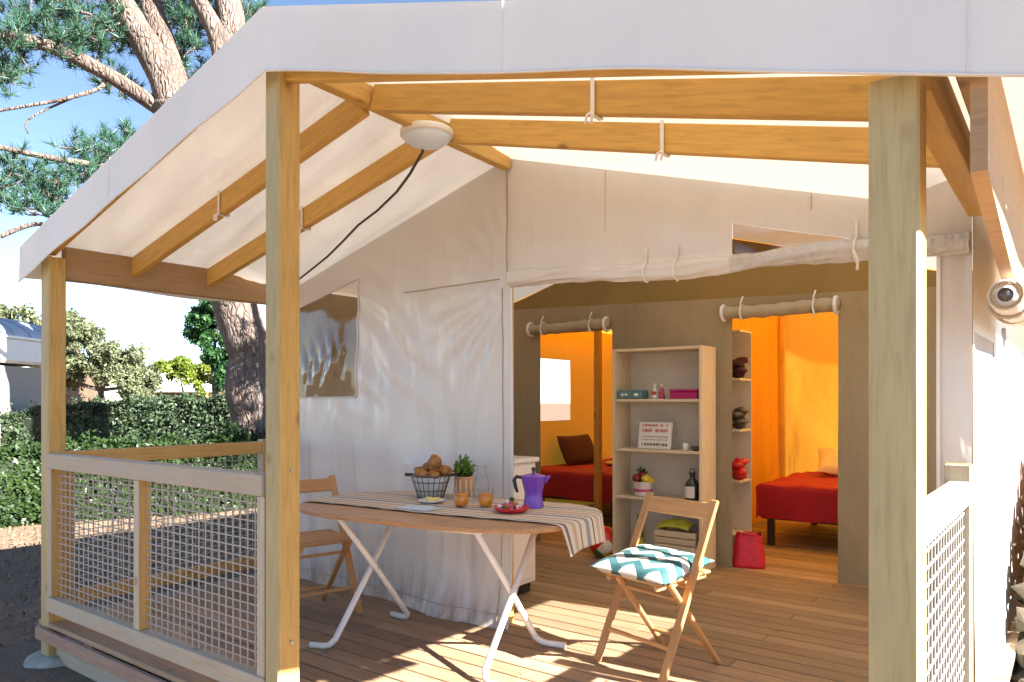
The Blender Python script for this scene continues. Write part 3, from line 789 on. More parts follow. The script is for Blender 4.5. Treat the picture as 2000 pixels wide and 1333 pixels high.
# cloth
def stripes():
    q = N('striped_cloth'); uv = q.n('UVMap'); sp = q.n('SeparateXYZ'); q.l(uv.outputs[0], sp.inputs[0])
    v = sp.outputs[1]
    cl = (.66, .55, .43); st = [(0, cl)]
    def band(a, b, c): 
        st.append((a, c)); st.append((b, cl))
    br = (.20, .13, .10); tn = (.50, .34, .22); gy = (.22, .22, .25); dk = (.09, .06, .055)
    for a, b, c in ((.02, .05, dk), (.10, .15, tn), (.20, .225, br), (.30, .36, gy), (.41, .43, dk), (.48, .55, tn), (.60, .625, br), (.68, .74, gy), (.79, .81, dk), (.86, .91, tn), (.95, .975, br)):
        band(a, b, c)
    c = q.ramp(v, st, 'CONSTANT')
    w1 = q.n('TexNoise'); w1.inputs['Scale'].default_value = 180
    q.col(q.mix(q.ramp(w1.outputs['Fac'], [(.3, (0, 0, 0)), (.7, (1, 1, 1))]), c, q.mix(.3, c, (.75, .66, .55)))); q.set(Roughness=.9)
    q.b.inputs['Specular IOR Level'].default_value = .1
    q.l(q.bump(w1.outputs['Fac'], .4, .002), q.b.inputs['Normal'])
    return q.m
def sd(x, y, n=2.5):
    a = math.atan2(y, x); bx, by = sell(a); return math.hypot(x, y)-math.hypot(bx, by), a, bx, by
mb = MB(); uvs = []; NU, NV = 110, 44
def clothp(u, v):
    x = -.80 + 1.70*u; y = -.225 + .62*v + .012*math.sin(u*9)
    d, a, bx, by = sd(x, y)
    ti = .004
    z = TZ + ti + .0025*max(0, noise.noise(Vector((x*5, y*7, 1)))) + .004*math.exp(-((y+.225)/.03)**2)*abs(math.sin(x*17))
    if d > -.012:
        dd = d+.012; nx, ny = bx/ math.hypot(bx, by), by/math.hypot(bx, by)
        over = min(dd, .02); drop = max(0, dd-.012)
        fold = 1+.25*math.sin(a*16)
        x2 = bx + nx*(over-.012+ti*1.5 + .16*drop*fold); y2 = by + ny*(over-.012+ti*1.5 + .10*drop*fold) + (y-by-ny*d)*.0
        return (x2 + 0, y2, TZ + ti - drop*.93 - .002)
    return (x, y, z)
mb.grid(clothp, NU, NV)
me = mb.mesh('tablecloth'); ul = me.uv_layers.new(name='UVMap')
for poly in me.polygons:
    for li in poly.loop_indices:
        vi = me.loops[li].vertex_index; ul.data[li].uv = ((vi % (NU+1))/NU, (vi//(NU+1))/NV)
M['cloth'] = stripes()
cl = add('tablecloth', me, M['cloth'], smooth=True); cl.location = TP(0, 0, 0); cl.rotation_euler = (0, 0, R(7))
md = cl.modifiers.new('thick', 'SOLIDIFY'); md.thickness = .003; md.offset = 1
tag(cl, 'striped beige and brown cloth laid over the oval table and hanging at the right end', 'tablecloth')
TT = TZ + .008

# ---- things on the table
bk = empty('bread_basket', (-.29, 1.20, TT), 0, 'round grey wire bread basket with black grips on the table', 'basket')
mb = MB(); C0 = Vector((-.29, 1.20, TT))
for (r, z) in ((.068, .003), (.082, .045), (.098, .09), (.108, .125)):
    mb.tube([C0+Vector((r*math.cos(a), r*math.sin(a), z)) for a in np.linspace(0, 2*math.pi, 25)[:-1]], .0028 if z < .12 else .004, 6, closed=True)
for a in np.linspace(0, 2*math.pi, 21)[:-1]:
    mb.tube([C0+Vector((r*math.cos(a), r*math.sin(a), z)) for r, z in ((.0, .003), (.068, .003), (.084, .05), (.108, .125))], .0022, 5)
mb.build('wire_body', M['wire'], bk, smooth=True)
for s in (-1, 1):
    d = Vector((.797, .604, 0))*s
    MB().tube([C0+d*.10+Vector((0, 0, .126)), C0+d*.14+Vector((0, 0, .128))], .009, 8).build('grip', M['black'], bk, smooth=True)
M['cream'] = plain('basket_lining', (.62, .60, .56), .8, .1)
MB().lathe([(.0, .006), (.060, .006), (.074, .045), (.090, .09), (.098, .118), (.094, .118), (.086, .09), (.066, .03), (.0, .016)], 24, C0).build('lining', M['cream'], bk, smooth=True)
for i, (dx, dy, dz, r, ax, lab) in enumerate((( .02, .01, .185, (.042, .04, .05), 0, 'tall round bread roll on top of the basket'), (-.06, .01, .148, (.05, .036, .03), .5, 'curved brown croissant leaning out left of the basket'), (.05, -.02, .135, (.052, .032, .03), -.6, 'curved golden croissant at the right of the basket'), (-.01, -.05, .128, (.05, .03, .03), .9, 'small bread roll at the front of the basket'), (-.03, .05, .16, (.05, .034, .032), 1.3, 'curved croissant at the back of the basket'), (.07, .035, .15, (.046, .03, .03), .3, 'bread roll at the back right of the basket'), (-.02, -.005, .165, (.034, .030, .028), 2.0, 'small round bread roll in the middle of the basket'))):
    mb = MB(); mb.blob(C0+Vector((dx, dy, dz)), r, 14, 9, .28, i+2, Matrix.Rotation(ax, 3, 'Z') @ Matrix.Rotation(.4*ax, 3, 'Y'))
    if i in (1, 2, 4):            # crescents
        mb = MB(); pts = []; rad = []
        for k in range(25):
            t = k/24; a = -1.2+2.4*t; q = Matrix.Rotation(ax, 3, 'Z') @ Matrix.Rotation(.7, 3, 'X') @ Vector((math.sin(a)*.055, -math.cos(a)*.045+.03, 0))
            pts.append(C0+Vector((dx, dy, dz))+q); rad.append(.006+.024*math.sin(math.pi*t)**.8*(1+.13*math.sin(t*40)))
        mb.tube(pts, rad, 12)
    tag(mb.build('bread_roll', M['bread'], smooth=True), lab, 'bread', 'bread rolls in the basket')
# plant in a slatted pot
PP = Vector((-.19, 1.36, TT))
pl = empty('potted_herb', PP, 0, 'leafy green herb in a pale terracotta pot on the table', 'plant')
MB().lathe([(0, 0), (.042, 0), (.046, .01), (.05, .09), (.054, .105), (.054, .112), (.047, .112), (.045, .10), (0, .10)], 20, PP).build('pot', M['terracotta'], pl, smooth=True)
for k in range(10):
    a = k*.628; MB().box(PP+Vector((.0505*math.cos(a), .0505*math.sin(a), .052)), (.010, .004, .095), Matrix.Rotation(a+math.pi/2, 3, 'Z')).build('slat', M['breadlight'], pl)
def leaf_tuft(mb, c, n, rad, size, up=.3, rng=RNG):
    for i in range(n):
        d = Vector(rng.normal(size=3)); d.normalize(); d.z = abs(d.z)*.9+up*rng.random()
        p = Vector(c) + Vector((d.x*rad[0], d.y*rad[1], d.z*rad[2]))*float(rng.random()**.45)
        t = (d + Vector(rng.normal(size=3))*.6).normalized(); sd_ = t.cross(Vector(rng.normal(size=3))).normalized()
        s = size*(.6+.8*rng.random()); b = len(mb.v)
        nn = t.cross(sd_)*s*.12
        for q in (p-t*s*.5, p+sd_*s*.3+nn, p+t*s*.55, p-sd_*s*.3+nn): mb.v.append(tuple(q))
        mb.f.append((b, b+1, b+2)); mb.f.append((b, b+2, b+3))
mb = MB(); leaf_tuft(mb, PP+Vector((0, 0, .12)), 260, (.06, .06, .09), .026); mb.build('foliage', M['leaf'], pl)
mb = MB(); leaf_tuft(mb, PP+Vector((0, 0, .11)), 160, (.05, .05, .05), .026, .1); mb.build('lower_foliage', M['leafdark'], pl)
mb = MB()
for k in range(14):
    a = k*2.4; r = .03*(k/14)
    mb.tube([PP+Vector((r*.3*math.cos(a), r*.3*math.sin(a), .095)), PP+Vector((r*1.4*math.cos(a), r*1.4*math.sin(a), .17))], .0014, 4)
mb.build('stem', M['leafdark'], pl)
# juice glasses
for x, y, lab in ((.07, 1.04, 'glass of orange juice in front of the potted herb'), (.17, 1.11, 'glass of orange juice next to the dish of sweets')):
    g = empty('juice_glass', (x, y, TT), 0, lab, 'glass', 'orange juice glasses')
    MB().lathe([(0, 0), (.029, 0), (.035, .02), (.039, .092), (.0375, .092), (.0335, .022), (.0275, .006), (0, .006)], 24, (x, y, TT)).build('tumbler', M['glass'], g, smooth=True)
    MB().lathe([(0, .0065), (.0268, .0065), (.0328, .022), (.0360, .068), (0, .068)], 24, (x, y, TT)).build('juice', M['juice'], g, smooth=True)
# tall carafe
ca = empty('glass_carafe', (-.015, 1.30, TT), 0, 'clear glass carafe standing behind the juice glasses', 'carafe')
MB().lathe([(0, 0), (.036, 0), (.042, .012), (.043, .09), (.03, .13), (.022, .16), (.026, .185), (.0245, .185), (.0205, .16), (.0285, .13), (.0415, .09), (.040, .014), (0, .006)], 26, (-.015, 1.30, TT)).build('glass_body', M['glass'], ca, smooth=True)
# plate of butter and napkin
BP = (-.15, 1.06, TT)
pt = empty('butter_plate', BP, 0, 'small white plate holding yellow butter beside the bread basket', 'plate')
MB().lathe([(0, 0), (.035, 0), (.06, .008), (.072, .016), (.07, .018), (.058, .011), (.03, .005), (0, .005)], 28, BP).build('plate', M['ceramic'], pt, smooth=True)
for k, (dx, dy) in enumerate(((-.02, .0), (.022, .012), (.012, -.02))):
    MB().box((BP[0]+dx, BP[1]+dy, BP[2]+.019), (.035, .024, .02), Matrix.Rotation(k*.7, 3, 'Z'), .004).build('butter_piece', M['butter'], pt)
mb = MB(); mb.grid(lambda u, v: (-.16+.20*u, .80+.13*v+.02*u, TT+.004+.004*math.sin(u*9)*math.sin(v*5)), 16, 10)
nk = mb.build('napkin', M['bluecloth'], smooth=True); nk.modifiers.new('thick', 'SOLIDIFY').thickness = .003
tag(nk, 'folded pale blue napkin at the front edge of the cloth', 'napkin')
# dish of sweets
DP = Vector((.375, 1.05, TT))
ds = empty('sweet_dish', DP, 0, 'red dish heaped with pink and white sweets near the purple pot', 'dish')
MB().lathe([(0, 0), (.05, 0), (.075, .010), (.088, .026), (.084, .028), (.07, .014), (0, .008)], 28, DP).build('dish', M['reddish'], ds, smooth=True)
for k in range(22):
    a = RNG.random()*6.28; r = .06*math.sqrt(RNG.random()); z = .024+.05*(1-r/.06)*RNG.random()
    mb = MB(); mb.blob(DP+Vector((r*math.cos(a), r*math.sin(a), z)), (.015, .013, .012), 8, 6, .3, k)
    mb.build('sweet', (M['petalw'], M['petalp'], M['bread'], M['petalw'], M['leafdark'], M['reddish'])[k % 6], ds, smooth=True)
# purple stovetop pot
KP = Vector((.365, 1.245, TT))
kp = empty('coffee_pot', KP, 0, 'purple flared stovetop coffee pot with black handle on the table', 'coffee pot')
mb = MB(); mb.lathe([(0, 0), (.050, 0), (.052, .006), (.047, .03), (.043, .062), (.044, .068), (.044, .074), (.050, .10), (.060, .14), (.064, .155), (.060, .158), (.0, .172)], 10, KP)
mb.build('body', M['purple'], kp)
d = Vector((-.797, -.604, 0)); 
MB().tube([KP+d*.05+Vector((0, 0, .148)), KP+d*.085+Vector((0, 0, .152)), KP+d*.096+Vector((0, 0, .135)), KP+d*.088+Vector((0, 0, .10)), KP+d*.080+Vector((0, 0, .075))], [.008, .009, .010, .009, .007], 8).build('handle', M['black'], kp, smooth=True)
MB().lathe([(0, .170), (.007, .170), (.006, .178), (.011, .188), (.009, .198), (0, .200)], 12, KP).build('lid_knob', M['black'], kp, smooth=True)
mb = MB(); mb.tube([KP-d*.052+Vector((0, 0, .128)), KP-d*.082+Vector((0, 0, .158))], [.014, .006], 8); mb.build('spout', M['purple'], kp, smooth=True)

# ================================================================== CHAIRS
def chair(name, loc, rz, label):
    t = empty(name, loc, rz, label, 'chair', 'pine folding chairs')
    def b(nm, p, q, wd, ht, up=(0, 0, 1)):
        o = beam(nm, p, q, wd, ht, M['beech'], None, .005, up); o.parent = t; return o
    for s in (-1, 1):
        b('upright', (s*.200, -.205, .004), (s*.200, .175, .785), .020, .042, (1, 0, 0)).rotation_euler
        b('rear_leg', (s*.172, .235, .004), (s*.172, -.115, .425), .020, .034, (1, 0, 0))
        b('seat_rail', (s*.148, -.185, .415), (s*.148, .165, .43), .022, .030)
    for k in range(6):
        y = -.17+.062*k; z = .436+.043*(y+.17)
        b('seat_slat', (-.185, y, z), (.185, y, z), .054, .014)
    # broad top rail, lying in the plane of the uprights
    n_ = Vector((0, .38, .781)).normalized()
    c = Vector((0, .150, .733)); o = b('back_rail', c+Vector((-.189, 0, 0)), c+Vector((.189, 0, 0)), .018, .082, tuple(n_))
    b('stretcher', (-.19, -.135, .148), (.19, -.135, .148), .022, .018)
    b('stretcher', (-.19, -.04, .345), (.19, -.04, .345), .018, .018)
    b('stretcher', (-.162, .155, .10), (.162, .155, .10), .020, .018)
    b('pivot_bar', (-.19, .0, .40), (.19, .0, .40), .014, .014)
    return t
chair('folding_chair', (.925, 1.475, 0), R(-15), 'pine folding chair in the doorway with a zigzag cushion on its seat')
chair('folding_chair', (-1.08, 1.03, 0), R(76), 'pine folding chair half hidden behind the tall ridge post')
# zigzag cushion
def chevron():
    q = N('zigzag_cloth'); uv = q.n('UVMap'); sp = q.n('SeparateXYZ'); q.l(uv.outputs[0], sp.inputs[0])
    def m(op, a, b=None):
        x = q.n('Math', operation=op)
        for i, s in enumerate((a, b)):
            if s is None: continue
            if isinstance(s, (int, float)): x.inputs[i].default_value = s
            else: q.l(s, x.inputs[i])
        return x.outputs[0]
    zz = m('ABSOLUTE', m('SUBTRACT', m('FRACT', m('MULTIPLY', sp.outputs[0], 3.0)), .5))
    st = m('FRACT', m('ADD', m('MULTIPLY', sp.outputs[1], 3.6), m('MULTIPLY', zz, 1.3)))
    f = m('GREATER_THAN', st, .5)
    w1 = q.n('TexNoise'); w1.inputs['Scale'].default_value = 5; w1.inputs['Detail'].default_value = 2
    teal = q.ramp(w1.outputs['Fac'], [(.3, (.03, .095, .105)), (.7, (.065, .16, .17))])
    q.col(q.mix(f, (.56, .54, .50), teal)); q.set(Roughness=.9); q.b.inputs['Specular IOR Level'].default_value = .15
    w2 = q.n('TexNoise'); w2.inputs['Scale'].default_value = 220; q.l(q.bump(w2.outputs['Fac'], .35, .002), q.b.inputs['Normal'])
    return q.m
M['chevron'] = chevron()
def cushion(name, wd, dp, th, mat, n=22, seed=0):
    mb = MB()
    def half(sg):
        def f(u, v):
            x, y = 2*u-1, 2*v-1
            e = (1-abs(x)**3.0)*(1-abs(y)**3.0); h = th/2*max(0, e)**.42
            pinch = 1-.07*(1-abs(abs(x)-1))*0 - .06*(1-x*x)*(abs(y)**6) - .06*(1-y*y)*(abs(x)**6)
            wr = .006*noise.noise(Vector((x*2.2+seed, y*2.2, sg)))*e
            return (x*wd/2*(1-.06*(1-y*y)*abs(x)**4), y*dp/2*(1-.06*(1-x*x)*abs(y)**4), sg*h+wr)
        return f
    mb.grid(half(1), n, n); mb.grid(half(-1), n, n, flip=True)
    me = mb.mesh(name); ul = me.uv_layers.new(name='UVMap'); k = (n+1)*(n+1)
    for poly in me.polygons:
        for li in poly.loop_indices:
            vi = me.loops[li].vertex_index % k; ul.data[li].uv = ((vi % (n+1))/n, (vi//(n+1))/n)
    return add(name, me, mat, smooth=True)
cu = cushion('cushion', .43, .41, .085, M['chevron'])
cu.location = (.905, 1.455, .480); cu.rotation_euler = (R(6), R(2), R(-8))
tag(cu, 'plump teal and white zigzag cushion on the folding chair', 'cushion')

# ================================================================== LIVING ROOM
cb = empty('kitchen_cabinet', (-.60, 2.08, 0), 0, 'white kitchen cabinet just inside the doorway behind the table', 'cabinet')
MB().box((-.62, 1.93, .46), (.60, .60, .78), None, .004).build('carcass', M['cabinet'], cb)
MB().box((-.62, 1.93, .868), (.64, .64, .03), None, .006).build('worktop', M['cabinet'], cb)
MB().box((-.62, 1.95, .036), (.54, .52, .072)).build('plinth', M['black'], cb)
MB().box((-.316, 1.93, .47), (.012, .56, .74), None, .003).build('door', M['cabinet'], cb)
MB().tube([(-.30, 1.72, .62), (-.285, 1.72, .63), (-.285, 1.72, .74), (-.30, 1.72, .75)], .005, 6).build('handle', M['steel'], cb, smooth=True)

# bookshelf
sh = empty('bookshelf', (0, 3.48, 0), 0, 'pale wooden open bookshelf standing against the brown partition', 'bookshelf')
SX0, SX1, SY0, SY1, SH = -.385, .352, 3.36, 3.625, 1.655
beam('side_panel', (SX0+.011, (SY0+SY1)/2, 0), (SX0+.011, (SY0+SY1)/2, SH), SY1-SY0, .022, M['shelf'], sh, .002, (1, 0, 0))
beam('side_panel', (SX1-.011, (SY0+SY1)/2, 0), (SX1-.011, (SY0+SY1)/2, SH), SY1-SY0, .022, M['shelf'], sh, .002, (1, 0, 0))
MB().box(((SX0+SX1)/2, SY1-.004, SH/2+.01), (SX1-SX0-.046, .006, SH-.05)).build('back_panel', M['shelfin'], sh)
LEV = (.06, .505, .872, 1.255)
for z in LEV + (SH-.012,):
    beam('shelf', (SX0+.023, (SY0+SY1)/2-.002, z), (SX1-.023, (SY0+SY1)/2-.002, z), SY1-SY0-.014, .022, M['shelf'], sh, .002)
def on(z): return z+.0115
z1 = on(LEV[3])
tb = empty('teal_case', (-.25, 3.44, z1), 0, 'low teal patterned case on the upper shelf', 'case')
MB().box((-.25, 3.45, z1+.034), (.20, .13, .066), None, .006).build('case_body', M['teal'], tb)
for x in (-.31, -.28, -.20, -.185): MB().blob((x, 3.384, z1+.032), (.012, .004, .012), 10, 6).build('disc', M['ceramic'], tb, smooth=True)
for x, mt, lab in ((-.06, M['petalw'], 'white figurine on the upper shelf left of its twin'), (.0, M['petalp'], 'pinkish figurine on the upper shelf beside the magenta box')):
    f = empty('figurine', (x, 3.44, z1), 0, lab, 'figurine', 'figurines on the upper shelf')
    MB().lathe([(0, 0), (.024, 0), (.022, .02), (.014, .05), (.018, .07), (.008, .085)], 12, (x, 3.44, z1)).build('body', mt, f, smooth=True)
    MB().blob((x, 3.44, z1+.10), (.015, .015, .019), 10, 7).build('head', M['petalw'] if x < 0 else M['breadlight'], f, smooth=True)
    MB().blob((x, 3.425, z1+.045), (.02, .008, .015), 8, 6).build('arms', M['inkred'], f, smooth=True)
mg = empty('magenta_box', (.20, 3.45, z1), 0, 'flat magenta box at the right end of the upper shelf', 'box')
MB().box((.20, 3.45, z1+.026), (.215, .15, .052), None, .004).build('box_body', M['magenta'], mg)
MB().box((.20, 3.45, z1+.063), (.221, .156, .018), None, .004).build('lid', M['magenta'], mg)
z2 = on(LEV[2])
sg = empty('slogan_card', (-.05, 3.43, z2), 0, 'white card sign with rows of red and dark lettering on the middle shelf', 'sign')
rot = Matrix.Rotation(R(-9), 3, 'X')
MB().box((-.055, 3.435, z2+.103), (.275, .012, .205), rot, .002).build('card', M['paper'], sg)
rows = ((.180, .016, M['inkred'], [1, 1, 1, 1, 1, 1, 0, 1, 0, 1]), (.140, .024, M['inkred'], [1, 1, 1, 1, 0, 1, 1, 1, 1, 1]), (.095, .010, M['flap'], [1]*12), (.072, .008, M['flap'], [1]*12), (.035, .020, M['inkdark'], [1]*9))
for zc, hh, mt, pat in rows:
    mb = MB(); n = len(pat); pw = .22/n
    for i, on_ in enumerate(pat):
        if not on_: continue
        x = -.165+pw*(i+.5); y = 3.4275+(zc-.103)*math.tan(R(9))
        mb.box((x, y, z2+zc), (pw*.7, .002, hh*.28), rot); mb.box((x-pw*.24, y, z2+zc), (pw*.2, .0021, hh), rot)
        if i % 3: mb.box((x+pw*.24, y, z2+zc), (pw*.2, .0022, hh), rot)
        if i % 2: mb.box((x, y, z2+zc+hh*.4), (pw*.6, .0023, hh*.2), rot)
    mb.build('lettering', mt, sg)
ca2 = empty('candle_holder', (.20, 3.42, z2), 0, 'small white candle holder on the middle shelf', 'candle holder')
MB().lathe([(0, 0), (.02, 0), (.02, .055), (.016, .055), (.016, .02), (0, .02)], 14, (.20, 3.42, z2)).build('cup', M['ceramic'], ca2, smooth=True)
MB().lathe([(0, .02), (.014, .02), (.014, .045), (0, .045)], 10, (.20, 3.42, z2)).build('candle', M['breadlight'], ca2, smooth=True)
bw = MB().lathe([(0, 0), (.025, 0), (.04, .03), (.037, .031), (.022, .006), (0, .006)], 18, (.275, 3.44, z2)).build('dark_bowl', M['darkwood'], smooth=True)
tag(bw, 'small dark bowl at the right end of the middle shelf', 'bowl')
z3 = on(LEV[1])
fp = empty('fruit_pot', (-.165, 3.45, z3), 0, 'white banded pot heaped with red and yellow fruit on the third shelf', 'pot')
MB().lathe([(0, 0), (.062, 0), (.068, .02), (.072, .105), (.076, .11), (.070, .112), (.064, .10), (0, .09)], 24, (-.165, 3.45, z3)).build('pot', M['petalw'], fp, smooth=True)
MB().lathe([(.0695, .035), (.0712, .036), (.0722, .056), (.0712, .057)], 24, (-.165, 3.45, z3)).build('band', M['petalp'], fp, smooth=True)
for k, (dx, dy, dz, mt, r) in enumerate(((-.04, -.02, .135, M['fruitred'], .038), (.035, -.02, .135, M['fruityel'], .038), (-.005, .03, .14, M['fruitred'], .035), (.0, -.01, .17, M['fruitred'], .03), (.075, -.005, .125, M['fruityel'], .025))):
    MB().blob((-.165+dx, 3.45+dy, z3+dz), (r, r, r*.9), 12, 8, .1, k).build('fruit', mt, fp, smooth=True)
mb = MB(); leaf_tuft(mb, (-.165, 3.45, z3+.17), 40, (.05, .05, .06), .03); mb.build('leaves', M['leafdark'], fp)
bt = empty('oil_bottle', (.245, 3.44, z3), 0, 'dark stout bottle with pale label on the third shelf', 'bottle')
MB().lathe([(0, 0), (.052, 0), (.056, .01), (.056, .10), (.045, .135), (.022, .16), (.020, .19), (.026, .192), (.026, .205), (0, .208)], 22, (.245, 3.44, z3)).build('bottle', M['darkglass'], bt, smooth=True)
mb = MB(); mb.grid(lambda u, v: (.245+.0572*math.sin(-1.0+1.7*u), 3.44-.0572*math.cos(-1.0+1.7*u), z3+.02+.085*v), 10, 2); mb.build('paper_label', M['paper'], bt, smooth=True)
MB().tube([(.245+.02*math.cos(a), 3.44, z3+.215+.018*math.sin(a)) for a in np.linspace(0, 2*math.pi, 13)[:-1]], .004, 6, closed=True).build('stopper_ring', M['wire'], bt, smooth=True)
z4 = on(LEV[0])
gb = empty('green_bottle', (-.20, 3.45, z4), 0, 'green glass bottle on the lowest shelf', 'bottle')
MB().lathe([(0, 0), (.034, 0), (.037, .01), (.037, .15), (.030, .19), (.014, .225), (.0135, .285), (.016, .287), (.016, .30), (0, .30)], 20, (-.20, 3.45, z4)).build('bottle', M['greenglass'], gb, smooth=True)
MB().lathe([(.0376, .05), (.0379, .052), (.0379, .12), (.0376, .122)], 20, (-.20, 3.45, z4)).build('paper_label', M['fruityel'], gb, smooth=True)
bx_ = empty('storage_crate', (.13, 3.47, z4), 0, 'pale slatted storage crate on the lowest shelf', 'crate')
for k in range(4): MB().box((.13, 3.385, z4+.03+.052*k), (.33, .012, .045), None, .003).build('slat', M['shelf'], bx_)
for k in range(4): MB().box((.13, 3.575, z4+.03+.052*k), (.33, .012, .045), None, .003).build('slat', M['shelf'], bx_)
for s in (-1, 1): MB().box((.13+s*.158, 3.48, z4+.105), (.012, .176, .205), None, .003).build('end_panel', M['shelf'], bx_)
mb = MB(); mb.grid(lambda u, v: (-.02+.26*u, 3.372+.17*v-.0*u, z4+.225+.035*math.sin(u*3)*(.5+v)+.03*math.sin(v*3)+.012*noise.noise(Vector((u*5, v*5, 2)))), 18, 12)
lc = mb.build('lime_towel', M['lime'], smooth=True); lc.modifiers.new('thick', 'SOLIDIFY').thickness = .008
tag(lc, 'lime green towel crumpled on top of the storage crate', 'towel')

# play ball on the floor
def ballmat():
    q = N('ball_pattern'); v = q.coord(rand=False); vo = q.n('TexVoronoi'); vo.inputs['Scale'].default_value = 11; q.l(v, vo.inputs['Vector'])
    sc = q.n('SeparateColor'); q.l(vo.outputs['Color'], sc.inputs[0])
    q.col(q.ramp(sc.outputs[0], [(0, (.65, .02, .015)), (.45, (.78, .10, .02)), (.62, (.75, .42, .04)), (.8, (.72, .66, .55)), (.9, (.05, .18, .05))], 'CONSTANT')); q.set(Roughness=.3)
    return q.m
ball = MB().blob((0, 0, 0), (.125, .125, .125), 28, 16).build('play_ball', ballmat(), smooth=True, loc=(-.50, 3.42, .127))
tag(ball, 'shiny red and orange play ball on the floor left of the bookshelf', 'ball')

# ================================================================== BEDROOMS
def bed(loc, sx, sy, mat, label, top=.52):
    t = empty('bed', loc, 0, label, 'bed'); x, y = loc[0], loc[1]
    MB().box((x, y, .27), (sx-.04, sy-.04, .08), None, .01).build('bed_frame', M['bedwood'], t)
    MB().box((x, y, (.31+top)/2), (sx-.02, sy-.02, top-.31-.004), None, .04).build('mattress', M['pinkpillow'], t)
    for a in (-1, 1):
        for b in (-1, 1): MB().box((x+a*(sx/2-.10), y+b*(sy/2-.06), .116), (.055, .055, .232), None, .004).build('leg', M['bedwood'], t)
    mb = MB()
    def cov(u, v):
        s = 2*u-1; tt = 2*v-1
        return s, tt
    hx, hy, hd = sx/2+.012, sy/2+.012, .29
    def f(u, v):
        a, b = (2*u-1)*(hx+hd), (2*v-1)*(hy+hd); z = top+.012
        ax, ay = min(abs(a), hx), min(abs(b), hy); ex, ey = abs(a)-ax, abs(b)-ay
        d = max(ex, ey)
        wob = .022*noise.noise(Vector((a*4, b*4, 3)))+.014*abs(noise.noise(Vector((a*9+b*3, b*7, 8))))
        px = math.copysign(ax+(.02*math.sin(b*9)*d/hd if ex > 0 else 0), a); py = math.copysign(ay+(.015*math.sin(a*9)*d/hd if ey > 0 else 0), b)
        return (x+px, y+py, z-d+wob)
    mb.grid(f, 44, 44); mb.build('bed_cover', mat, t, smooth=True)
    return t
bed((1.16, 5.42, 0), 1.72, 1.46, M['red'], 'bed with bright red cover and dark legs in the right bedroom')
bed((-1.58, 5.55, 0), 1.08, 1.75, M['darkred'], 'bed with crimson cover in the left bedroom')
p1 = cushion('pillow', .66, .36, .15, M['pillow'], 14, 3); p1.location = (-1.99, 5.42, .70); p1.rotation_euler = (R(66), 0, R(90))
tag(p1, 'dark purple pillow propped on the crimson bed under the side window', 'pillow')
p2 = cushion('pillow', .56, .40, .15, M['pinkpillow'], 14, 5); p2.location = (.78, 5.82, .64); p2.rotation_euler = (R(30), R(10), R(20))
tag(p2, 'pale beige pillow lying on the red bed', 'pillow')
tw = empty('folded_towel', (-1.55, 5.55, .535), .3, 'small pale folded towel on the crimson bed', 'towel')
MB().box((-1.55, 5.55, .562), (.26, .18, .04), Matrix.Rotation(.3, 3, 'Z'), .015).build('lower_fold', M['pinkpillow'], tw, smooth=True)
MB().blob((-1.53, 5.55, .61), (.06, .05, .04), 10, 7, .3, 3).build('rolled_cloth', M['petalw'], tw, smooth=True)
# bedroom shelf seen past the right doorway
bs = empty('bedroom_rack', (.30, 4.02, 0), 0, 'narrow pale rack inside the right bedroom doorway', 'rack')
for x in (.16, ): MB().box((x, 4.05, .92), (.02, .26, 1.84), None, .002).build('side_panel', M['shelfin'], bs)
MB().box((.30, 4.175, .92), (.258, .008, 1.80)).build('back_panel', M['shelfin'], bs)
for z in (.20, .62, 1.02, 1.42, 1.80): MB().box((.30, 4.04, z), (.258, .24, .018), None, .002).build('shelf', M['shelfin'], bs)
for k, (x, z, mt, lab) in enumerate(((.385, 1.43, M['pillow'], 'dark folded garment on the highest shelf of the bedroom rack'), (.385, 1.03, M['wire'], 'dark grey bundle in the middle of the bedroom rack'), (.385, .63, M['reddish'], 'red pouch on the lower part of the bedroom rack'))):
    mb = MB()
    for q in range(5): mb.blob((x+.02*math.sin(q*2), 4.0+.02*math.cos(q*3), z+.03+.028*q), (.06, .05, .03), 10, 6, .5, k*7+q)
    tag(mb.build('folded_garment' if k < 2 else 'red_pouch', mt, smooth=True), lab, 'garment' if k < 2 else 'pouch')
mb = MB(); NN = 14
bagp = empty('beach_bag', (.54, 3.80, 0), R(20), 'bright pink beach bag standing in the right bedroom doorway', 'bag')
def bagside(u, v):
    a = 2*math.pi*u; h = .25*v
    rx = .12*(1-.25*v**1.5); ry = .075*(1-.5*v)
    c, s = math.cos(a), math.sin(a)
    return (rx*math.copysign(abs(c)**.6, c)*(1+.03*math.sin(a*7+v*5)), ry*math.copysign(abs(s)**.6, s), h+.012*math.sin(a*3)*v)
mb.grid(bagside, 40, 10); mb.f.append(tuple(range(40))[::-1]); o = mb.build('bag_body', M['bagpink'], bagp, local=True, smooth=True)
for s in (-1, 1):
    MB().tube([(-.05, s*.03, .235), (-.03, s*.055, .255), (.03, s*.06, .25), (.05, s*.03, .235)], .006, 6).build('handle', M['reddish'], bagp, local=True, smooth=True)
# dark wardrobe seen through the left doorway
wr = empty('wardrobe', (-.62, 4.6, 0), 0, 'dark narrow wardrobe inside the left bedroom doorway', 'wardrobe')
MB().box((-.60, 4.75, .82), (.50, .40, 1.60), None, .004).build('carcass', M['darkwood'], wr)
MB().box((-.60, 4.542, .82), (.48, .012, 1.56), None, .003).build('door', M['darkwood'], wr)
MB().box((-.80, 4.53, .95), (.014, .016, .62), None, .003).build('handle', M['breadlight'], wr)

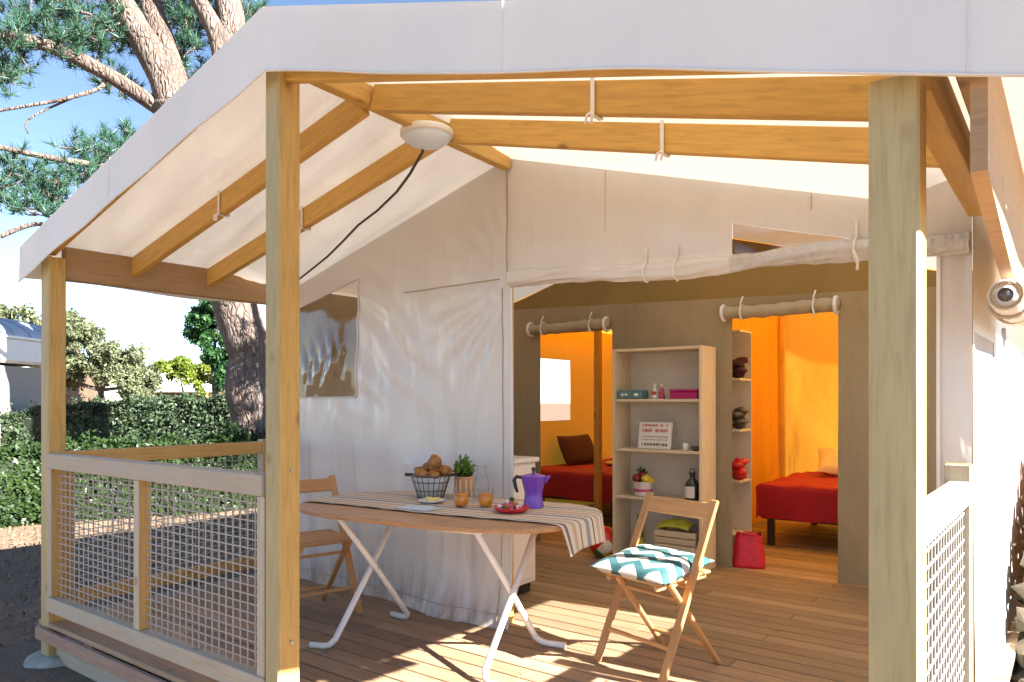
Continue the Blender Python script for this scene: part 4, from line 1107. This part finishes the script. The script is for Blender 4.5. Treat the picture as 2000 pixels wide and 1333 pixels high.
# ================================================================== OUTSIDE
def np_mesh(name, V, F):
    me = bpy.data.meshes.new(name); n = len(V); k = F.shape[1]
    me.vertices.add(n); me.vertices.foreach_set('co', V.astype(np.float32).ravel())
    me.loops.add(F.size); me.loops.foreach_set('vertex_index', F.astype(np.int32).ravel())
    me.polygons.add(len(F)); me.polygons.foreach_set('loop_start', np.arange(0, F.size, k, dtype=np.int32))
    me.polygons.foreach_set('loop_total', np.full(len(F), k, dtype=np.int32))
    me.update(); me.validate(); return me
def unit(v): return v/np.maximum(1e-9, np.linalg.norm(v, axis=1, keepdims=True))
def leaves(name, P, size, mat, parent=None, up=.2, asp=.5, nrm=None):
    n = len(P); size = size*(.7+.6*RNG.random((n, 1))); t = unit(RNG.normal(size=(n, 3)) + np.array([0, 0, up])); a = RNG.normal(size=(n, 3))
    if nrm is not None: a = unit(a)*.7 + nrm; s = unit(np.cross(t, a)); 
    else: s = unit(np.cross(t, a))
    sz = size*(.55+.9*RNG.random((n, 1))); f = np.cross(t, s)*sz*.12
    V = np.stack([P-t*sz*.5, P+s*sz*asp*.5+f, P+t*sz*.55, P-s*sz*asp*.5+f], 1).reshape(-1, 3)
    F = np.arange(4*n).reshape(n, 4)
    return add(name, np_mesh(name, V, F), mat, parent)
def ellipsoid(c, r, n, shell=.5):
    d = unit(RNG.normal(size=(n, 3))); k = (shell+(1-shell)*RNG.random((n, 1)))**.8
    return np.array(c)+d*np.array(r)*k
def clumpy(c, r, nc, n, cr):
    cs = ellipsoid(c, r, nc, .35); out = []
    for q in cs: out.append(ellipsoid(q, cr*(.6+.7*RNG.random(3)), n, .2))
    return np.concatenate(out)
# ---- the big pine
T = [(-7.11, 4.74, -0.46, 0.416), (-7.14, 4.72, 0.14, 0.333), (-7.2, 4.67, 1.13, 0.302), (-7.27, 4.62, 1.96, 0.31), (-7.38, 4.53, 2.71, 0.318), (-7.68, 4.3, 4.15, 0.318), (-7.95, 4.1, 5.21, 0.318), (-8.07, 4.01, 5.63, 0.302)]
LIMBS = [[(-8.07, 4.01, 5.5, 0.25), (-8.28, 3.85, 6.19, 0.212), (-8.54, 3.65, 6.71, 0.197), (-8.79, 3.46, 7.33, 0.189), (-9.01, 3.3, 8.08, 0.151), (-9.34, 3.29, 8.98, 0.1)],
 [(-8.0, 4.06, 5.5, 0.21), (-8.41, 4.0, 6.59, 0.177), (-8.79, 3.96, 7.39, 0.165), (-9.16, 3.93, 8.38, 0.136), (-9.39, 4.01, 9.39, 0.089)],
 [(-7.74, 4.26, 4.68, 0.166), (-7.53, 4.42, 5.66, 0.151), (-7.59, 4.37, 6.49, 0.136), (-7.73, 4.27, 6.95, 0.129), (-7.89, 4.14, 7.36, 0.121), (-8.1, 3.98, 8.08, 0.091)],
 [(-7.81, 4.46, 4.36, 0.231), (-7.77, 4.74, 5.82, 0.219), (-7.98, 4.83, 7.02, 0.207), (-8.23, 4.89, 7.77, 0.203), (-8.47, 4.95, 8.95, 0.157)],
 [(-8.05, 4.02, 5.40, 0.14), (-8.31, 3.7, 5.66, 0.112), (-8.53, 3.16, 5.94, 0.098), (-8.72, 2.63, 6.13, 0.088), (-9.0, 2.05, 6.17, 0.076), (-9.41, 1.48, 6.26, 0.047)],
 [(-8.55, 3.20, 5.93, 0.044), (-8.56, 3.14, 5.71, 0.029), (-8.67, 2.68, 5.42, 0.025), (-9.0, 2.05, 5.15, 0.021), (-9.21, 1.76, 5.05, 0.014)],
 [(-7.75, 4.25, 4.45, 0.07), (-8.35, 3.8, 4.53, 0.06), (-8.4, 3.13, 4.55, 0.047), (-8.45, 2.46, 4.51, 0.041), (-8.54, 1.9, 4.52, 0.036), (-8.65, 1.43, 4.53, 0.026)],
 [(-8.66, 2.80, 6.05, 0.04), (-8.95, 2.59, 6.42, 0.032), (-8.83, 2.68, 6.71, 0.029), (-8.43, 2.98, 6.64, 0.021)],
 [(-8.3, 3.6, 4.5, .028), (-8.24, 2.63, 3.68, 0.024), (-8.45, 2.22, 3.57, 0.03), (-8.54, 1.9, 3.37, 0.03)],
 [(-7.5, 4.45, 3.7, .12), (-6.4, 4.7, 4.1, .10), (-5.0, 4.9, 4.1, .08), (-3.4, 5.1, 3.6, .05), (-2.5, 5.1, 3.3, .03)],  # limb added over the tent, out of view, to carry shading foliage
 [(-8.60, 2.99, 5.62, 0.018), (-8.9, 2.38, 5.13, 0.014), (-8.92, 2.36, 4.91, 0.011)]]
pine = empty('pine_tree', (-7.11, 4.74, -.23), 0, 'big leaning pine with bare forked trunk behind the left railing', 'tree')
def limb(path, nseg=6, sides=10, amp=.12):
    P = [Vector(p[:3]) for p in path]; rr = [p[3] for p in path]; pts = []; rad = []
    for i in range(len(P)-1):
        p0 = P[max(0, i-1)]; p1 = P[i]; p2 = P[i+1]; p3 = P[min(len(P)-1, i+2)]
        for k in range(nseg):
            t = k/nseg
            q = .5*((2*p1)+(p2-p0)*t+(2*p0-5*p1+4*p2-p3)*t*t+(-p0+3*p1-3*p2+p3)*t**3)
            r = rr[i]+(rr[i+1]-rr[i])*t
            pts.append(q+Vector((noise.noise(q*1.9), noise.noise(q*1.9+Vector((7, 0, 0))), 0))*r*.35); rad.append(r*(1+amp*noise.noise(q*3.1)))
    pts.append(P[-1]); rad.append(rr[-1])
    return pts, rad
pts, rad = limb(T, 8); MB().tube(pts, rad, 18).build('trunk', M['bark'], pine, smooth=True)
for L in LIMBS:
    pts, rad = limb(L); MB().tube(pts, rad, 12 if L[0][3] > .1 else 8).build('limb', M['bark'], pine, smooth=True)
FOL = [(-9.01, 2.42, 6.52, 0.64, 0.42), (-9.12, 2.21, 5.83, 0.35, 0.28), (-8.82, 2.94, 6.81, 0.51, 0.29), (-8.8, 3.21, 6.4, 0.3, 0.37), (-8.77, 3.48, 6.04, 0.38, 0.3), (-8.63, 2.96, 6.47, 0.43, 0.29), (-9.19, 3.91, 7.34, 0.48, 0.32), (-8.71, 4.52, 7.12, 0.28, 0.57), (-8.49, 4.69, 6.39, 0.32, 0.32), (-9.0, 4.55, 7.47, 0.49, 0.49), (-8.72, 2.63, 6.37, 0.42, 0.28), (-8.32, 5.32, 7.57, 0.42, 0.34), (-8.84, 4.05, 7.76, 0.95, 0.47), (-9.0, 2.67, 7.2, 0.87, 0.36), (-8.76, 2.98, 4.92, 0.44, 0.22), (-8.62, 3.34, 5.06, 0.3, 0.19), (-8.65, 3.57, 5.21, 0.23, 0.19), (-8.67, 2.3, 4.33, 0.48, 0.24), (-8.45, 2.72, 4.33, 0.49, 0.25), (-8.67, 2.18, 3.93, 0.41, 0.27), (-8.4, 2.38, 3.79, 0.41, 0.17), (-8.66, 2.05, 4.51, 0.34, 0.13), (-8.48, 3.07, 4.74, 0.36, 0.22), (-8.95, 2.09, 5.61, 0.21, 0.34), (-9.1, 3.6, 8.6, 1.5, .6), (-8.4, 4.9, 8.8, 1.2, .6), (-9.2, 1.6, 7.4, .9, .5), (-9.0, 1.4, 4.5, .5, .3), (-8.5, 2.5, 4.05, .55, .3), (-8.55, 2.9, 4.45, .4, .25), (-8.7, 1.9, 4.1, .45, .3), (-8.6, 3.3, 4.8, .4, .25), (-8.9, 2.2, 6.1, .5, .35), (-8.75, 2.8, 6.2, .45, .3), (-8.7, 3.3, 6.7, .45, .35), (-9.0, 3.7, 6.9, .5, .5), (-8.55, 4.3, 6.6, .35, .45), (-8.4, 5.0, 7.3, .5, .4), (-2.6, 5.1, 3.3, .9, .5), (-3.6, 5.2, 3.9, 1.0, .5), (-3.2, 4.5, 3.0, .8, .4), (-4.4, 4.9, 3.5, .8, .45), (-3.4, 5.8, 3.4, .8, .45)]  # last clumps, unseen above the tent, are added to shade the lower trunk
def needles(name, regions, dens, ln, wd, mat, parent, per=20):
    Vs = []; tw = MB()
    for (x, y, z, a, b) in regions:
        nt_ = max(4, int(dens*a*b)); C_ = ellipsoid((x, y, z), (a, a, b), nt_, .15)
        for c in C_:
            ax = np.array(c)-np.array((x, y, z-.3)); ax = ax/np.linalg.norm(ax)+np.array((0, 0, .5))+RNG.normal(size=3)*.3; ax /= np.linalg.norm(ax)
            d = unit(RNG.normal(size=(per, 3))*.75 + ax*1.1); L_ = ln*(.6+.6*RNG.random((per, 1)))
            s = unit(np.cross(d, RNG.normal(size=(per, 3))))*wd
            base = np.array(c)-ax*.06*RNG.random((per, 1))
            Vs.append(np.stack([base-s*.5, base+s*.5, base+d*L_], 1).reshape(-1, 3))
            if RNG.random() < .8:
                q = Vector(c); e = q.lerp(Vector((x, y, z-.1)), .45+.3*random.random())
                tw.tube([e, e.lerp(q, .5)+Vector((0, 0, -.02)), q], [.013, .009, .005], 4, cap=False)
    V = np.concatenate(Vs); F = np.arange(len(V)).reshape(-1, 3)
    add(name, np_mesh(name, V, F), mat, parent); return tw
tw = needles('crown', FOL, 260, .18, .012, M['needle'], pine, 26); tw.build('twigs', M['bark'], pine)

def tree(name, label, base, trunk_top, r, blobs, mat, lsize, nc, n, cr, group=None, cat='tree'):
    t = empty(name, base, 0, label, cat, group)
    MB().tube([base, Vector(base).lerp(Vector(trunk_top), .5)+Vector((.1, .05, 0)), trunk_top], [r*1.3, r, r*.6], 8).build('trunk', M['bark'], t, smooth=True)
    mb = MB()
    for (c, rr) in blobs: mb.tube([trunk_top, Vector(trunk_top).lerp(Vector(c), .6)+Vector((0, 0, -.1)), c], [r*.55, r*.35, r*.12], 6)
    mb.build('branches', M['bark'], t, smooth=True)
    P = np.concatenate([clumpy(c, rr, nc, n, cr) for c, rr in blobs])
    leaves('crown', P, lsize, mat, t, .3, .55)
    return t
tree('olive_tree', 'pale grey green olive tree beyond the hedge at the left', (-22.4, 9.3, -.23), (-22.4, 9.3, 1.6), .14, [((-23.0, 8.9, 2.9), (1.0, 1.0, .95)), ((-22.1, 9.6, 2.5), (1.0, 1.0, .75)), ((-21.6, 10.1, 1.9), (.7, .7, .6)), ((-23.3, 8.6, 3.6), (.6, .6, .55)), ((-23.6, 8.4, 2.2), (.9, .9, .8))], M['olive'], .10, 60, 130, .24)
tree('olive_tree', 'sparse pale bush rising behind the rounded roof cabin', (-18.8, 5.2, -.23), (-18.8, 5.2, 1.8), .10, [((-19.2, 4.9, 3.3), (.9, .9, .6)), ((-18.4, 5.5, 3.0), (.7, .7, .5))], M['olive'], .085, 30, 100, .22)
tree('pine_tree', 'bright green young pine left of the big trunk', (-14.1, 8.2, -.23), (-14.1, 8.2, 2.2), .09, [((-14.3, 8.05, 3.1), (.42, .42, .5)), ((-13.95, 8.3, 2.5), (.45, .45, .5)), ((-14.0, 8.3, 3.5), (.4, .4, .35)), ((-13.8, 8.45, 1.9), (.4, .4, .45))], M['needle2'], .085, 46, 110, .15)
tree('shrub', 'low lime green shrub between the white roof and the pine', (-18.4, 9.95, -.23), (-18.4, 9.95, 1.2), .07, [((-18.6, 9.8, 2.2), (.6, .6, .35)), ((-18.0, 10.3, 1.95), (.6, .6, .45))], M['limeleaf'], .09, 30, 110, .18, cat='shrub')
tree('shrub', 'dull reddish green thicket in front of the white roofs', (-15.5, 6.6, -.23), (-15.5, 6.6, .5), .07, [((-16.5, 6.0, .75), (.9, .9, .5)), ((-15.6, 6.7, .65), (.8, .8, .5)), ((-14.6, 7.4, .7), (.9, .9, .5)), ((-13.6, 8.2, .7), (.8, .8, .5))], M['olive'], .10, 40, 60, .2, cat='shrub')

# ---- hedges
def hedge(name, label, path, zt, thick, mat, size, dens, back):
    t = empty(name, (path[0][0], path[0][1], -.23), 0, label, 'hedge')
    core = MB(); Ps = []; Ns = []
    back = Vector(back)
    for (a, b), (za, zb) in zip(zip(path, path[1:]), zip(zt, zt[1:])):
        a = Vector((a[0], a[1], 0)); b = Vector((b[0], b[1], 0)); L = (b-a).length
        def nz(q): return Vector((noise.noise(q*1.7), noise.noise(q*1.7+Vector((5, 0, 0))), noise.noise(q*1.7+Vector((0, 9, 0)))))
        ins = back*.10
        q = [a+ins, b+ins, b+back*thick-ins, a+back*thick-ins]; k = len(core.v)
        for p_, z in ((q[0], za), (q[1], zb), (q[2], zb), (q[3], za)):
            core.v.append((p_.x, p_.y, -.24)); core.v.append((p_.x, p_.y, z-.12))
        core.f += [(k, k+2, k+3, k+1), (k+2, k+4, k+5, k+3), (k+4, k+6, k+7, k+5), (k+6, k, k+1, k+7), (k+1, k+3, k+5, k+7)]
        n = int(dens*L*(1.2+thick))
        for i in range(n):
            s = random.random(); top = random.random() < thick/(thick+1.2)
            z = za+(zb-za)*s
            if top: p_ = a.lerp(b, s)+back*thick*random.random()+Vector((0, 0, z-.10*random.random()**.6)); nv = (0, 0, 1)
            else: p_ = a.lerp(b, s)+back*.12*random.random()+Vector((0, 0, -.22+(z+.22)*random.random())); nv = (-back.x, -back.y, .3)
            p_ += nz(p_)*.16 + Vector((0, 0, .16*max(0, noise.noise(p_*3.2)) if top else 0))
            if random.random() < .05: p_ += Vector((random.gauss(0, .05), random.gauss(0, .05), abs(random.gauss(0, .09))))
            Ps.append(tuple(p_)); Ns.append(nv)
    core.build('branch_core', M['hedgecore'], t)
    leaves('foliage', np.array(Ps), size, mat, t, .2, .55, np.array(Ns))
    return t
hedge('hedge', 'clipped dark green hedge running just behind the left railing', [(-7.6, -1.2), (-7.38, 1.03), (-7.37, 1.91), (-6.95, 2.75), (-6.45, 3.88), (-6.2, 6.0)], [.66, .66, .67, .72, .76, .78], .75, M['hedge'], .060, 3600, (-.95, .3, 0))
hedge('hedge', 'taller shaded hedge behind the clipped hedge', [(-12.6, 3.1), (-11.6, 3.85), (-10.3, 4.85), (-8.9, 5.9), (-7.6, 7.2)], [1.05, 1.15, 1.30, 1.38, 1.38], 1.0, M['hedge2'], .065, 3000, (-.6, .8, 0))

# ---- far white tents
def far_tent(label, c, rz, L, Wd, ze, zr, zb=-.23):
    t = empty('far_tent', (c[0], c[1], -.23), rz, label, 'tent', 'white tents beyond the hedges')
    mb = MB()
    def p(x, y, z): return (x, y, z+.23)
    o = .25
    for s in (-1, 1):
        mb.grid(lambda u, v: p(-L/2-o+(L+2*o)*u, s*(Wd/2+o)*(1-v), ze+(zr-ze)*v - .04*math.sin(math.pi*v)), 8, 6, flip=(s > 0))
    mb.build('roof', M['whiteroof'], t, local=True, smooth=False).modifiers.new('thick', 'SOLIDIFY').thickness = .03
    mb = MB()
    for s in (-1, 1):
        mb.box((0, s*(Wd/2-.02), (ze+.23)/2), (L, .04, ze+.23-.05))
    for s in (-1, 1):
        k = len(mb.v); mb.v += [p(s*L/2, -Wd/2, -.23), p(s*L/2, Wd/2, -.23), p(s*L/2, Wd/2, ze), p(s*L/2, 0, zr-.05), p(s*L/2, -Wd/2, ze)]; mb.f.append((k, k+1, k+2, k+3, k+4))
    mb.build('wall', M['darkwood'], t, local=True)
    for s in (-.3, .25): MB().box((s*L, -Wd/2-.03, .75), (.7, .03, 1.1)).build('door_panel', M['render'], t, local=True)
    for s in (-1, 1): MB().box((s*L/2, -Wd/2-.25, (ze+.23)/2), (.08, .08, ze+.23)).build('porch_post', M['rafter'], t, local=True)
far_tent('distant bright white tent roof behind the thicket', (-26.4, 14.6), R(37), 2.6, 2.6, 1.62, 2.55)
far_tent('distant bluish white tent roof left of the olive tree', (-25.9, 9.4), R(37), 1.9, 2.2, 1.80, 2.62)

# ---- neighbouring cabin with rounded roof
cabn = empty('cabin', (-13.2, 2.37, -.23), R(37.15), 'pale neighbouring cabin with rounded blue grey roof at the left edge', 'cabin')
MB().box((-.55, .9, 1.05), (3.3, 1.8, 2.10)).build('wall', M['render'], cabn, local=True)
MB().box((-.55, .88, 2.38), (3.5, 2.0, .46), None, .05).build('fascia_band', M['cabinet'], cabn, local=True)
MB().box((-.55, .86, 2.615), (3.54, 2.04, .05), None, .015).build('gutter', M['metal_white'], cabn, local=True)
mb = MB(); mb.grid(lambda u, v: (-.55+1.72*math.cos(math.pi*(1-v)), -.12+2.0*u, 2.64+.46*math.sin(math.pi*v)), 4, 20)
k = len(mb.v)
for v in np.linspace(0, 1, 21): mb.v.append((-.55+1.72*math.cos(math.pi*(1-v)), -.12, 2.64+.46*math.sin(math.pi*v)))
mb.f.append(tuple(range(k, k+21))); mb.build('roof', M['bluegrey'], cabn, local=True)
for k in range(5): 
    rr_ = 1.72; MB().tube([(-.55+1.73*math.cos(math.pi*(1-v)), .0+.45*k, 2.645+.462*math.sin(math.pi*v)) for v in np.linspace(0, 1, 21)], .02, 6).build('roof_rib', M['bluegrey'], cabn, local=True, smooth=True)
MB().box((.55, -.02, 1.35), (.5, .06, .9), None, .01).build('window_frame', M['metal_white'], cabn, local=True)
MB().box((.55, -.055, 1.35), (.40, .01, .8)).build('window_pane', M['bluegrey'], cabn, local=True)
for xx in (-1.6, -.9, -.2): MB().box((xx, -.006, 1.05), (.02, .012, 2.06)).build('panel_joint', M['shelf'], cabn, local=True)
MB().box((1.05, -.012, 1.0), (.12, .024, 1.98), None, .004).build('corner_trim', M['shelf'], cabn, local=True)

# ---- stones banked against the right-hand wall
bank = empty('dry_stone_bank', (2.4, 3.6, -.23), 0, 'sunlit rough stones banked against the right side wall of the tent', 'stones')
k = 0
for row in range(9):
    z = -.20+.125*row; y0 = 2.55 + row*.16 + max(0, row-4)*.12
    yy = y0
    while yy < 5.6:
        l = random.uniform(.13, .24)
        for xo in (2.33, 2.47):
            mb = MB(); mb.blob((xo+random.uniform(-.015, .015), yy+l/2, z+.05), (.072, l*.55, .068), 7, 4, .8, k, Matrix.Rotation(random.uniform(-.3, .3), 3, 'X'))
            mb.build('stone', M['brick'] if row >= 7 else M['stone'], bank); k += 1
        yy += l

# ---- litter on the ground
M['litter'] = leafmat('dry_litter', (.10, .06, .035), (.30, .20, .11), .0, 6.0, .8)
n = 9000
P = np.stack([-2.6-6.0*RNG.random(n)**1.3, -1.2+6.0*RNG.random(n), np.full(n, -.212)], 1)
lt = leaves('ground_litter', P, .04, M['litter'], None, -.1, .35, np.tile([0, 0, 1.5], (n, 1)))
tag(lt, 'dry leaves and needles scattered over the ground', 'litter', kind='stuff')
